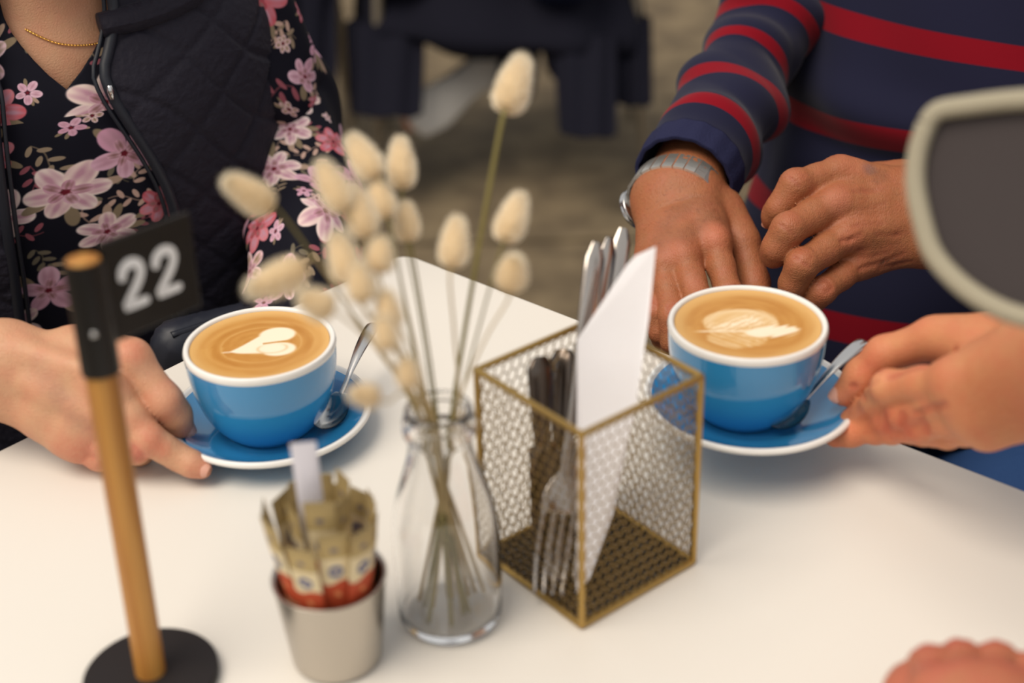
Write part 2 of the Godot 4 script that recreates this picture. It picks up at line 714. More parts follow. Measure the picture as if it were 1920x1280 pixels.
func wood(a: Color, b: Color) -> ImageTexture:
	var im := Image.create(128, 512, false, Image.FORMAT_RGB8)
	var f := FastNoiseLite.new()
	f.seed = 12
	f.frequency = 0.02
	for y in 512:
		for x in 128:
			var s := sin(x * TAU / 128.0) * 40.0
			var c := cos(x * TAU / 128.0) * 40.0
			var g := f.get_noise_3d(s, c, y * 0.10) + 0.45 * f.get_noise_3d(s * 6, c * 6, y * 0.22)
			im.set_pixel(x, y, a.lerp(b, clampf(g * 1.3 + 0.45, 0, 1)))
	return ImageTexture.create_from_image(im)


# Milk art on the coffee, in the cup's own plan (x right, y towards the drinker)
func latte(kind: String) -> ImageTexture:
	var size := 640
	var im := Image.create(size, size, false, Image.FORMAT_RGB8)
	var f := FastNoiseLite.new()
	f.seed = 9
	f.frequency = 1.2
	var crema := Color8(198, 144, 74)
	var deep := Color8(182, 122, 54)
	var pale := Color8(226, 186, 124)
	var milk := Color8(246, 232, 208)
	for y in size:
		for x in size:
			var p := Vector2(x, y) / (size * 0.5) - Vector2.ONE
			var r := p.length()
			var a := p.angle()
			var sw := f.get_noise_2d(r * 5.0 + a * 0.25, a * 0.7)
			var c := crema.lerp(deep, clampf(0.35 + sw * 0.9, 0, 1) * 0.7)
			c = c.lerp(pale, smoothstep(0.72, 1.0, r) * 0.7)
			if kind == "heart":
				var q := p - Vector2(0.02, 0.0)
				for rr in [0.52, 0.60, 0.70]:         # the rings the milk pushed out
					var e := absf(Vector2(q.x * 0.9, q.y * 1.02).length() - rr - 0.02 * sw)
					c = c.lerp(pale if rr != 0.60 else deep.darkened(0.05), exp(-e * e * (2600 if rr == 0.52 else 500)) * (0.40 if rr == 0.52 else 0.26))
				# a heart lying on its side: tip at the left, two lobes at the right, the lower one drawn out
				q.y += 0.02
				var lobe_a := Vector2((q.x - 0.22) / 0.30, (q.y + 0.24) / 0.25).length()
				var lobe_b := Vector2((q.x - 0.25) / 0.28, (q.y - 0.19) / 0.22).length()
				var t := clampf((q.x + 0.44) / 0.62, 0, 1)
				var axis := lerpf(0.16, -0.04, smoothstep(0, 1, t))
				var body := absf(q.y - axis) / (0.43 * pow(t, 0.95) + 0.004) if q.x < 0.22 and q.x > -0.46 else 9.0
				var cut := smoothstep(0.012, 0.03, absf(q.y + 0.03 + 0.10 * (q.x - 0.3))) if q.x > 0.02 else 1.0
				var k := maxf(maxf(smoothstep(1.0, 0.76, lobe_a), smoothstep(1.0, 0.76, lobe_b)), smoothstep(1.0, 0.76, body)) * cut
				var tail := smoothstep(0.016, 0.006, absf(q.y - 0.17)) * smoothstep(-0.58, -0.52, q.x) * smoothstep(-0.28, -0.36, q.x)
				var swirl := exp(-pow((Vector2((q.x - 0.16) / 0.26, (q.y - 0.15) / 0.17).length() - 0.8) / 0.09, 2.0)) * smoothstep(0.0, 0.12, q.y) * 0.35
				c = c.lerp(milk, clampf(maxf(k, tail), 0, 1) * (1.0 - swirl))
			else:
				# a rosetta: a broad pale leaf cut by fine veins, its spine from left to right
				var y0 := 0.20 + 0.04 * sin(p.x * 2.0)
				var h := y0 - p.y                     # how far above the spine
				var up := smoothstep(1.0, 0.80, Vector2((p.x + 0.08) / 0.56, (p.y + 0.06) / 0.44).length() + 0.10 * sw) * smoothstep(-0.02, 0.03, h)
				var low := smoothstep(1.0, 0.80, Vector2((p.x + 0.20) / 0.46, (p.y - 0.36) / 0.32).length() + 0.10 * sw) * smoothstep(0.02, -0.03, h)
				var vein := 0.5 + 0.5 * sin((p.x * 0.62 - absf(h) * 0.78) * 66.0 + sw * 4.0)
				c = c.lerp(pale.lerp(milk, 0.25), up * 0.75)
				c = c.lerp(pale, low * 0.55)
				var rim_ := smoothstep(0.55, 0.80, Vector2((p.x + 0.08) / 0.56, (p.y + 0.06) / 0.44).length()) * up
				c = c.lerp(milk, rim_ * 0.35)
				c = c.lerp(deep, up * (1.0 - vein) * 0.30 * smoothstep(0.42, 0.1, h))
				c = c.lerp(milk, low * vein * vein * 0.45)
				var feather := exp(-pow((h - 0.10 - 0.20 * smoothstep(-0.5, 0.1, p.x)) / (0.06 + 0.13 * smoothstep(-0.6, 0.0, p.x)), 2.0)) * smoothstep(-0.62, -0.30, p.x) * smoothstep(0.34, 0.10, p.x)
				c = c.lerp(milk, feather * (0.35 + 0.65 * vein))
				var jag := 0.06 * sin((p.x * 0.9 - h * 1.6) * 40.0)
				var blade := smoothstep(1.0, 0.72, Vector2((p.x - 0.30) / 0.44, (p.y - 0.22 + 0.10 * (p.x - 0.3)) / (0.17 + jag * smoothstep(0.0, 0.5, p.x))).length())
				c = c.lerp(milk, blade * 0.96)
				var spine := exp(-pow(h / 0.022, 2.0)) * smoothstep(-0.82, -0.60, p.x) * smoothstep(0.5, 0.2, p.x)
				c = c.lerp(milk, spine * 0.9)
			im.set_pixel(x, y, c)
	return ImageTexture.create_from_image(im)


func sachet_print() -> ImageTexture:
	var im := Image.create(64, 256, false, Image.FORMAT_RGB8)
	im.fill(Color8(178, 156, 108))
	for y in 256:
		for x in 64:
			var c := Color8(178, 156, 108)
			if y > 40 and y < 88:
				c = Color8(222, 206, 168)
			if y > 84 + 4 * sin(x * 0.1):
				c = Color8(184, 76, 46)
			if y > 132:
				c = Color8(206, 190, 150)
			if y > 238 or y < 12:
				c = c.darkened(0.12 if (x / 4) % 2 else 0.0)
			im.set_pixel(x, y, c)
	disc_paint(im, Vector2(32, 64), Vector2(17, 0), 0.7, Color8(60, 74, 128), 0.2)
	disc_paint(im, Vector2(32, 64), Vector2(11, 0), 0.32, Color8(222, 206, 168), 0.2)
	disc_paint(im, Vector2(30, 26), Vector2(10, 0), 0.5, Color8(110, 104, 110), 0.4)
	disc_paint(im, Vector2(34, 106), Vector2(9, 4), 0.6, Color8(226, 150, 100), 0.5)
	return ImageTexture.create_from_image(im)


func make_materials() -> void:
	noise.seed = 21
	noise.frequency = 0.35
	fine.seed = 8
	fine.frequency = 0.9
	M.table = mat(Color8(226, 221, 213), 0.42, 0.0, 0.35)
	M.edge = mat(Color8(214, 206, 196), 0.5)
	M.steel_leg = mat(Color8(60, 60, 64), 0.45, 0.8)
	M.blue = mat(Color8(50, 140, 196), 0.09, 0.0, 0.55)
	M.blue.clearcoat_enabled = true
	M.blue.clearcoat = 0.5
	M.blue.clearcoat_roughness = 0.04
	M.white_glaze = mat(Color8(238, 236, 232), 0.12, 0.0, 0.5)
	M.chrome = mat(Color8(206, 204, 200), 0.10, 1.0)
	M.spoon_steel = mat(Color8(206, 204, 202), 0.2, 1.0)
	M.cutlery = mat(Color8(188, 180, 172), 0.16, 1.0)
	M.dark_steel = mat(Color8(104, 94, 86), 0.2, 1.0)
	M.brushed = mat(Color8(188, 181, 171), 0.30, 1.0)
	M.black = mat(Color8(26, 24, 23), 0.38, 0.0, 0.4)
	M.black_base = mat(Color8(34, 30, 31), 0.55, 0.0, 0.35)
	M.white_ink = mat(Color8(250, 252, 255), 0.5)
	M.bamboo = mat(Color.WHITE, 0.45)
	M.bamboo.albedo_texture = wood(Color8(196, 142, 70), Color8(160, 102, 40))
	M.glass = StandardMaterial3D.new()
	M.glass.albedo_color = Color(1.0, 1.0, 1.0, 0.0)
	M.glass.transparency = BaseMaterial3D.TRANSPARENCY_ALPHA
	M.glass.roughness = 0.02
	M.glass.refraction_enabled = true
	M.glass.refraction_scale = 0.05
	M.gold = mat(Color8(178, 146, 84), 0.34, 0.85)
	M.wire = mat(Color8(146, 118, 66), 0.38, 0.85)
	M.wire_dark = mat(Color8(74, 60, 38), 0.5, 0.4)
	M.paper = relief(mat(Color8(250, 248, 251), 0.9, 0.0, 0.2), 0.06, Vector3.ONE * 30, 0.02, 6)
	M.sachet = mat(Color.WHITE, 0.55, 0.0, 0.35)
	M.sachet.albedo_texture = sachet_print()
	M.sachet_white = mat(Color8(228, 226, 236), 0.5)
	M.fluff = mat(Color8(246, 238, 220), 0.9, 0.0, 0.1)
	M.fluff.backlight_enabled = true
	M.fluff.backlight = Color(0.6, 0.56, 0.48)
	M.seed = mat(Color8(224, 198, 158), 0.9, 0.0, 0.15)
	M.seed.backlight_enabled = true
	M.seed.backlight = Color(0.35, 0.32, 0.26)
	M.straw = mat(Color8(186, 164, 118), 0.7)
	M.straw_green = mat(Color8(122, 112, 60), 0.7)
	M.skin = skin_mat()
	M.nail = mat(Color8(214, 160, 140), 0.28, 0.0, 0.5)
	M.nail_tan = mat(Color8(206, 150, 128), 0.3, 0.0, 0.5)
	M.floral = mat(Color.WHITE, 0.75, 0.0, 0.25)
	M.floral.albedo_texture = floral()
	M.floral.uv1_scale = Vector3(2.95, 2.95, 1)
	M.vest = relief(mat(Color8(36, 34, 45), 0.66, 0.0, 0.3), 0.05, Vector3.ONE * 10, 0.12, 11)
	M.vest.rim_enabled = true
	M.vest.rim = 0.25
	M.zip = mat(Color8(22, 26, 38), 0.5)
	M.silver = mat(Color8(214, 214, 214), 0.2, 1.0)
	M.dark_trousers = relief(mat(Color8(22, 22, 30), 0.85, 0.0, 0.2), 0.1, Vector3.ONE * 14, 0.05, 12)
	M.navy = mat(Color.WHITE, 0.85, 0.0, 0.2)
	M.navy.albedo_texture = stripes(0.0786, 0.0200, Color8(36, 37, 62), Color8(142, 14, 32))
	M.navy.uv1_scale = Vector3(1 / 0.08, 1 / 0.0786, 1)
	M.navy.uv1_offset = Vector3(0, 0.26, 0)
	M.navy.rim_enabled = true
	M.navy.rim = 0.2
	M.navy_sleeve = M.navy.duplicate()
	M.navy_sleeve.albedo_texture = stripes(0.0620, 0.0135, Color8(36, 37, 62), Color8(142, 14, 32))
	M.cuff = relief(mat(Color8(40, 42, 70), 0.85, 0.0, 0.2), 0.1, Vector3.ONE * 14, 0.05, 12)
	M.denim = mat(Color.WHITE, 0.85, 0.0, 0.2)
	M.denim.albedo_texture = denim()
	M.denim.uv1_scale = Vector3(16, 16, 1)
	M.grey_knit = relief(mat(Color8(72, 66, 66), 0.9, 0.0, 0.2), 0.12, Vector3.ONE * 20, 0.06, 15)
	M.grey_trim = relief(mat(Color8(168, 160, 140), 0.9, 0.0, 0.2), 0.12, Vector3.ONE * 20, 0.06, 15)
	M.coat = relief(mat(Color8(24, 24, 34), 0.9, 0.0, 0.2), 0.05, Vector3.ONE * 8, 0.1, 16)
	M.jean_dark = mat(Color8(24, 30, 54), 0.9, 0.0, 0.2)
	M.shoe = mat(Color8(222, 218, 212), 0.7)
	M.shoe_upper = mat(Color8(92, 70, 52), 0.7)
	M.pale_metal = mat(Color8(150, 140, 124), 0.35, 0.6)
	M.watch_steel = mat(Color8(216, 214, 208), 0.38, 0.9)
	M.silver_eye = mat(Color8(226, 222, 216), 0.2)
	M.iris = mat(Color8(56, 42, 32), 0.2)
	M.hair_brown = relief(mat(Color8(70, 48, 34), 0.6), 0.1, Vector3.ONE * 10, 0.3, 22)
	M.hair_grey = relief(mat(Color8(150, 146, 140), 0.6), 0.1, Vector3.ONE * 10, 0.3, 22)
	M.gold_chain = mat(Color8(226, 178, 92), 0.22, 1.0)
	M.bag = mat(Color8(30, 34, 46), 0.5)
	M.floor = tinted(relief(mat(Color.WHITE, 0.8, 0.0, 0.3), 0.02, Vector3.ONE * 2, 0.3, 18), Color8(92, 80, 63), Color8(116, 102, 80), 0.03, Vector3.ONE * 0.9)
	M.joint = mat(Color8(52, 44, 34), 0.95)


# ---------------------------------------------------------------- scene
func _ready() -> void:
	var cam := Camera3D.new()
	cam.name = "camera"
	cam.fov = 26.99
	cam.near = 0.05
	cam.transform = Transform3D(Basis(Vector3(0.9996, -0.0258, 0.0145), Vector3(0.0296, 0.8709, -0.4905), Vector3(0.0000, 0.4907, 0.8713)), Vector3(0.0000, 1.2700, 0.0000))
	var lens := CameraAttributesPhysical.new()
	lens.frustum_focal_length = 50.0
	lens.frustum_focus_distance = 1.02
	lens.exposure_aperture = 3.5
	cam.attributes = lens
	add_child(cam)
	cam.current = true
	var we := WorldEnvironment.new()
	we.name = "surroundings"
	var env := Environment.new()
	env.background_mode = Environment.BG_SKY
	var sky := Sky.new()
	var sm := ProceduralSkyMaterial.new()
	sm.sky_top_color = Color(0.80, 0.80, 0.80)
	sm.sky_horizon_color = Color(0.76, 0.74, 0.71)
	sm.ground_bottom_color = Color(0.20, 0.18, 0.16)
	sm.ground_horizon_color = Color(0.40, 0.38, 0.35)
	sm.sky_energy_multiplier = 1.0
	sky.sky_material = sm
	env.sky = sky
	env.tonemap_mode = Environment.TONE_MAPPER_LINEAR
	env.tonemap_exposure = 1.06
	env.sdfgi_enabled = true
	env.ssao_enabled = true
	env.ssil_enabled = true
	we.environment = env
	add_child(we)
	var sun := DirectionalLight3D.new()
	sun.name = "overcast_daylight"
	sun.light_color = Color(1.0, 0.95, 0.88)
	sun.light_energy = 0.8
	sun.light_angular_distance = 40.0
	sun.shadow_enabled = true
	sun.sky_mode = DirectionalLight3D.SKY_MODE_LIGHT_ONLY
	add_child(sun)
	sun.look_at_from_position(Vector3(-1.1, 3.2, 0.0), Vector3(0, 0.7, -0.8))

	make_materials()
	build_floor()
	build_table()
	build_background()
	build_cups()
	build_number_stand()
	build_tin()
	build_caddy()
	build_vase()
	build_woman()
	build_man()
	build_waiter()
	build_guest()
	slat_chair(Vector3(-0.40, 0, -1.17), atan2(0.375, 0.927), 0.435, "black metal-legged chair the woman in the floral blouse sits on")
	slat_chair(Vector3(0.445, 0, -1.24), atan2(-0.5, 0.866), 0.425, "black metal-legged chair the man in the striped sweater sits on")
	slat_chair(Vector3(0.50, 0, 0.34), atan2(-0.25, -0.97), 0.415, "black metal-legged chair of the guest nearest the camera")


func build_floor() -> void:
	var f := MB.new()
	f.box(Vector3(0, -0.06, -3.0), Vector3(14, 0, 0), Vector3(0, 0.05, 0), Vector3(0, 0, 14))
	var fl := part("floor", f.mesh(false), M.joint, self)
	tag(fl, "brown-grey concrete floor of large slabs with dark joints", "floor", "", "structure")
	var turn := 0.0176
	var s := 2.2
	var ex := Vector3(cos(turn), 0, sin(turn))
	var ez := Vector3(-sin(turn), 0, cos(turn))
	for a in range(-5, 4):
		for b in range(-5, 4):
			var c := Vector3(1.15, 0, -2.660) + ex * (a + 0.5) * s + ez * (b + 0.5) * s
			var h := s * 0.5 - 0.008
			var pl := PackedVector2Array()
			for q in [ex * h + ez * h, -ex * h + ez * h, -ex * h - ez * h, ex * h - ez * h]:
				pl.append(Vector2((c + q).x, (c + q).z))
			pl.reverse()
			part("slab", rounded_slab(pl, -0.012, 0.0, 0.004).mesh(false), M.floor, fl)


func build_table() -> void:
	var a := Vector2(-0.090, -1.082)                      # far corner
	var u := Vector2(-0.665, 0.747).normalized()         # along the left edge
	var w := Vector2(0.742, 0.670).normalized()          # along the right edge
	var poly := PackedVector2Array()
	var size := Vector2(0.72, 0.80)
	var cs := [[a, u, w], [a + w * size.y, -w, u], [a + w * size.y + u * size.x, -u, -w], [a + u * size.x, w, -u]]
	var r := 0.016
	for c in cs:
		for k in 7:
			var t := k / 6.0 * PI / 2
			poly.append(c[0] + c[1] * r * (1 - sin(t)) + c[2] * r * (1 - cos(t)))
	var mid := a + u * size.x / 2 + w * size.y / 2
	var t := thing("cafe_table", "white square-cornered cafe table top everything is served on", "table", Vector3(mid.x, 0, mid.y))
	part("tabletop", rounded_slab(poly, TAB - 0.026, TAB, 0.0022).mesh(true, 0.0), M.table, t, true)
	part("column", lathe([Vector2(0.0, 0.03), Vector2(0.035, 0.03), Vector2(0.035, 0.70), Vector2(0.16, 0.712), Vector2(0.16, 0.723), Vector2(0, 0.723)], 32).mesh(false), M.steel_leg, t)
	part("base_plate", lathe([Vector2(0, 0.001), Vector2(0.24, 0.001), Vector2(0.24, 0.012), Vector2(0.05, 0.032), Vector2(0, 0.032)], 48).mesh(false), M.steel_leg, t)


func slat_chair(at: Vector3, turn: float, seat_h: float, label: String, wide := 0.20) -> Node3D:
	var t := thing("chair", label, "chair", at, turn)
	var pl := PackedVector2Array()
	for k in 28:
		var a := -TAU * k / 28
		pl.append(Vector2(signf(cos(a)) * pow(absf(cos(a)), 0.4) * (wide + 0.01), signf(sin(a)) * pow(absf(sin(a)), 0.4) * 0.20))
	part("seat", rounded_slab(pl, seat_h - 0.02, seat_h, 0.005).mesh(), M.black, t)
	for q in [[-1, -1], [1, -1], [-1, 1], [1, 1]]:
		part("leg", tube([Vector3(q[0] * (wide - 0.03), seat_h - 0.02, q[1] * 0.16), Vector3(q[0] * wide, 0.0, q[1] * 0.20)], 0.011, 10).mesh(), M.pale_metal, t)
	var back := []
	for k in 9:
		back.append(Vector3((-0.9 + 0.225 * k) * wide, seat_h + 0.36, -0.22 - 0.03 * sin(PI * k / 8.0)))
	for s in [-1, 1]:
		part("back_post", tube([Vector3(s * (wide - 0.03), seat_h - 0.015, -0.17), Vector3(s * (wide - 0.02), seat_h + 0.37, -0.22)], 0.011, 10).mesh(), M.pale_metal, t)
	part("backrest", tube(back, 0.055, 12, null, 0.16, Vector3.BACK).mesh(), M.black, t)
	return t


func build_background() -> void:
	# to the left a metal chair with a jacket over it; to the right a guest on a chair, a long dark coat hanging down round it
	slat_chair(Vector3(-0.565, 0, -3.26), 0.1, 0.46, "metal-legged chair in the background hung with a dark jacket, left of the seated guest")
	var jk := thing("jacket", "dark jacket hung over the background chair at the left", "jacket", Vector3(-0.50, 0.5, -3.02))
	var fold := func(th: float, v: float, arc: float) -> float: return 0.010 * sin(th * 7.0 + arc * 3.0) + 0.006 * sin(th * 13.0 - arc * 5.0)
	part("jacket_body", loft([[Vector3(-0.4334, 0.2132, -2.8250), Vector3(0.060, 0, 0.01), Vector3(0, 0, 0.03)], [Vector3(-0.4297, 0.3123, -2.9267), Vector3(0.066, 0, 0.01), Vector3(0, 0, 0.035)], [Vector3(-0.4399, 0.4141, -3.0529), Vector3(0.075, 0, 0.01), Vector3(0, 0, 0.05)], [Vector3(-0.4394, 0.5864, -3.1958), Vector3(0.12, 0, 0.01), Vector3(0, 0, 0.09)], [Vector3(-0.4343, 0.6679, -3.2417), Vector3(0.06, 0, 0.01), Vector3(0, 0, 0.04)]], 90, 60, {"disp": fold}).mesh(true, 1e-5), M.coat, jk, true)
	slat_chair(Vector3(0.010, 0, -3.19), 0.0, 0.46, "metal-legged chair in the background under the seated guest's dark coat", 0.305)
	var c := Vector3(-0.02, 0, -3.22)
	var t := thing("person", "seated guest far behind in a long dark coat, pale-soled shoe stretched out", "person", c)
	var F := Vector3(-0.35, 0, 0.94).normalized()
	var X := Vector3(0.94, 0, 0.35).normalized()
	var body := MB.new()
	var hip := c + Vector3(0.10, 0.52, 0.05)
	var ankle: Vector3 = Vector3(-0.0177, 0.2269, -3.1769)
	var toe: Vector3 = Vector3(-0.2047, 0.1501, -2.9960)
	var neck := hip + Vector3(-0.02, 0.52, 0.03)
	var skull := neck + Vector3(-0.02, 0.13, 0.05)
	var ch := [
		{"bones": [[hip + X * 0.07, hip - X * 0.07, 0.11, 0.11], [hip + Vector3(0, 0.2, 0.02), hip + Vector3(0, 0.40, 0.02), 0.12, 0.11], [hip, hip + Vector3(0, 0.25, 0.02), 0.11, 0.11], [neck + Vector3(0, -0.08, 0) + X * 0.15, neck + Vector3(0, -0.08, 0) - X * 0.15, 0.06, 0.06]], "k": 0.04},
		{"bones": [[hip - X * 0.09, ankle + Vector3(0.02, 0.30, 0.05), 0.085, 0.06], [ankle + Vector3(0.02, 0.30, 0.05), ankle, 0.058, 0.036], [ankle, toe, 0.034, 0.026]], "k": 0.02, "k0": 0.03},
		{"bones": [[hip + X * 0.09, hip + X * 0.12 + F * 0.20 + Vector3(0, -0.02, 0), 0.085, 0.06], [hip + X * 0.12 + F * 0.20 + Vector3(0, -0.02, 0), Vector3(0.165, 0.10, -3.48), 0.058, 0.036]], "k": 0.02, "k0": 0.03},
		{"bones": [[neck + X * 0.17 - Vector3(0, 0.08, 0), hip + X * 0.22 + Vector3(0, 0.15, 0.05), 0.045, 0.035], [hip + X * 0.22 + Vector3(0, 0.15, 0.05), hip + X * 0.08 + F * 0.25 + Vector3(0, 0.12, 0), 0.034, 0.024]], "k": 0.02, "k0": 0.02},
		{"bones": [[neck - X * 0.17 - Vector3(0, 0.08, 0), hip - X * 0.22 + Vector3(0, 0.15, 0.05), 0.045, 0.035], [hip - X * 0.22 + Vector3(0, 0.15, 0.05), hip - X * 0.08 + F * 0.25 + Vector3(0, 0.12, 0), 0.034, 0.024]], "k": 0.02, "k0": 0.02},
	]
	flesh(ch + head_chains(skull, F, neck, 1.0), 0.012, body, skin_look(lin(206, 150, 120), lin(204, 116, 98), lin(160, 104, 78), []))
	body.uv.clear()
	part("body", body.mesh(), M.skin, t, true)
	face_parts(skull, F, 1.0, M.hair_brown, 0.06, t)
	var tr := MB.new()
	flesh([{"bones": [[hip + X * 0.07, hip - X * 0.07, 0.12, 0.12]], "k": 0.03},
		{"bones": [[hip - X * 0.09, ankle + Vector3(0.02, 0.30, 0.05), 0.10, 0.078], [ankle + Vector3(0.02, 0.30, 0.05), ankle + Vector3(0.01, 0.02, -0.02), 0.076, 0.062], [Vector3(0.0257, 0.2418, -3.1739), Vector3(0.0195, 0.1792, -3.1156), 0.058, 0.050]], "k": 0.02, "k0": 0.03},
		{"bones": [[hip + X * 0.09, hip + X * 0.12 + F * 0.20 + Vector3(0, -0.02, 0), 0.10, 0.078], [hip + X * 0.12 + F * 0.20 + Vector3(0, -0.02, 0), Vector3(0.165, 0.12, -3.48), 0.076, 0.062]], "k": 0.02, "k0": 0.03}], 0.014, tr, func(_p, _n, _q): return Color.WHITE)
	tr.c.clear()
	part("trousers", tr.mesh(), M.jean_dark, t, true)
	var coat := loft([[Vector3(-0.0093, 0.3225, -3.0701), X * 0.315, F * 0.15], [Vector3(-0.0080, 0.3575, -3.1013), X * 0.320, F * 0.20], [Vector3(-0.0044, 0.4579, -3.1923), X * 0.300, F * 0.22], [Vector3(0.06, 0.62, -3.17), X * 0.25, F * 0.19], [Vector3(0.07, 0.78, -3.16), X * 0.215, F * 0.16], [Vector3(0.07, 0.93, -3.14), X * 0.225, F * 0.14], [Vector3(0.065, 1.0, -3.14), X * 0.18, F * 0.10], [Vector3(0.062, 1.06, -3.14), X * 0.075, F * 0.075]], 120, 60, {"ex": 2.6, "disp": func(th, v, arc): return 0.014 * sin(th * 9.0) * (1.0 - v)})
	var ct := part("coat", coat.mesh(true, 1e-5), M.coat, t, true)
	for e in [-1, 1]:
		var a: Vector3 = neck + X * e * 0.12 - Vector3(0, 0.08, 0)
		var b: Vector3 = hip + X * e * 0.23 + Vector3(0, 0.15, 0.05)
		part("coat_sleeve", loft(path_rings(curve3([a, neck + X * e * 0.19 - Vector3(0, 0.09, 0), b, hip + X * e * 0.10 + F * 0.22 + Vector3(0, 0.125, 0)], 4), curve_radii([0.06, 0.07, 0.058, 0.046], 4), F), 40, 30, {"thick": 0.004}).mesh(true, 1e-5), M.coat, ct, true)
	for q in [[Vector3(-0.2528, 0.2169, -2.8730), Vector3(-0.2559, 0.3632, -3.0472), 0.076], [Vector3(0.1669, 0.2122, -2.7326), Vector3(0.1711, 0.3681, -2.9122), 0.056], [Vector3(0.2690, 0.2301, -2.8574), Vector3(0.2730, 0.3714, -3.0058), 0.038]]:
		var lo: Vector3 = q[0]
		var hi: Vector3 = q[1]
		part("coat_tail", loft([[lo, Vector3(q[2], 0, 0.01), Vector3(0, 0, 0.024)], [lo.lerp(hi, 0.1), Vector3(q[2], 0, 0.01), Vector3(0, 0, 0.026)], [lo.lerp(hi, 0.6), Vector3(q[2] * 1.06, 0, 0.01), Vector3(0, 0, 0.03)], [hi, Vector3(q[2] * 1.1, 0, 0.01), Vector3(0, 0, 0.03)]], 60, 30, {"disp": func(th, v, arc): return 0.005 * sin(th * 6.0 + arc * 6.0), "thick": 0.004}).mesh(true, 1e-5), M.coat, ct, true)
	var sh := MB.new()
	var dirs := (toe - ankle).normalized()
	var sole_n := Vector3(0.15, 0.25, 0.95)
	sole_n = (sole_n - dirs * sole_n.dot(dirs)).normalized()
	var shoe := loft([[ankle - dirs * 0.02, dirs.cross(sole_n) * 0.026, sole_n * 0.026], [ankle + dirs * 0.03, dirs.cross(sole_n) * 0.040, sole_n * 0.045], [ankle.lerp(toe, 0.45), dirs.cross(sole_n) * 0.039, sole_n * 0.040], [ankle.lerp(toe, 0.8), dirs.cross(sole_n) * 0.045, sole_n * 0.032], [toe, dirs.cross(sole_n) * 0.030, sole_n * 0.022], [toe + dirs * 0.012, dirs.cross(sole_n) * 0.004, sole_n * 0.004]], 40, 30, {})
	var so := part("shoe", shoe.mesh(true, 1e-5), M.shoe_upper, t, true)
	var pts := [ankle - dirs * 0.03, ankle + dirs * 0.03, ankle.lerp(toe, 0.45), ankle.lerp(toe, 0.8), toe, toe + dirs * 0.018]
	for k in pts.size():
		pts[k] += sole_n * [0.030, 0.042, 0.036, 0.030, 0.022, 0.014][k]
	part("sole", tube(curve3(pts, 4), curve_radii([0.022, 0.044, 0.036, 0.050, 0.042, 0.014], 4), 20, null, 0.24, sole_n).mesh(), M.shoe, so, true)


# ---------------------------------------------------------------- crockery
func cup_profile() -> Array:
	var pts := curve2([Vector2(0.0275, 0.0015), Vector2(0.0305, 0.0035), Vector2(0.0360, 0.010), Vector2(0.0412, 0.019), Vector2(0.0455, 0.032), Vector2(0.0482, 0.047), Vector2(0.0492, 0.0605)], 6)
	return pts


func make_cup() -> Node3D:
	var t := thing("coffee_cup", "", "cup")
	var outer := [Vector2(0, 0.0025), Vector2(0.024, 0.0025), Vector2(0.0245, 0.0), Vector2(0.0272, 0.0)]
	outer.append_array(cup_profile())
	part("body", lathe(outer, 96).mesh(), M.blue, t)
	var inner := [Vector2(0.0492, 0.0605)]
	inner.append_array(curve2([Vector2(0.0495, 0.0625), Vector2(0.0487, 0.0648), Vector2(0.0470, 0.0652), Vector2(0.0455, 0.0640), Vector2(0.0449, 0.060)], 5))
	inner.append_array(curve2([Vector2(0.0445, 0.052), Vector2(0.042, 0.034), Vector2(0.037, 0.018), Vector2(0.026, 0.008), Vector2(0.0, 0.006)], 5))
	part("rim", lathe(inner, 96).mesh(), M.white_glaze, t)
	var h := curve3([Vector3(0, 0.040, -0.0465), Vector3(0, 0.043, -0.058), Vector3(0, 0.037, -0.069), Vector3(0, 0.025, -0.068), Vector3(0, 0.017, -0.056), Vector3(0, 0.014, -0.038)], 6)
	part("handle", tube(h, 0.0052, 14, null, 1.25, Vector3.RIGHT).mesh(), M.blue, t)
	return t


func make_saucer() -> Node3D:
	var t := thing("saucer", "", "saucer")
	var top := curve2([Vector2(0.0, 0.0062), Vector2(0.020, 0.0062), Vector2(0.031, 0.0064), Vector2(0.036, 0.0074), Vector2(0.046, 0.0108), Vector2(0.056, 0.0150), Vector2(0.0625, 0.0186)], 6)
	top.reverse()
	part("well", lathe(top, 96).mesh(), M.blue, t)
	var under := [Vector2(0, 0.002), Vector2(0.030, 0.002), Vector2(0.0305, 0.0), Vector2(0.0345, 0.0), Vector2(0.0350, 0.0025)]
	under.append_array(curve2([Vector2(0.037, 0.0035), Vector2(0.050, 0.0082), Vector2(0.060, 0.0128), Vector2(0.0650, 0.0155)], 6))
	part("underside", lathe(under, 96).mesh(), M.blue, t)
	var lip := []
	lip.append_array(curve2([Vector2(0.0650, 0.0155), Vector2(0.0663, 0.0163), Vector2(0.0675, 0.0180), Vector2(0.0670, 0.0200), Vector2(0.0650, 0.0204), Vector2(0.0625, 0.0186)], 6))
	part("lip", lathe(lip, 96).mesh(), M.white_glaze, t)
	return t


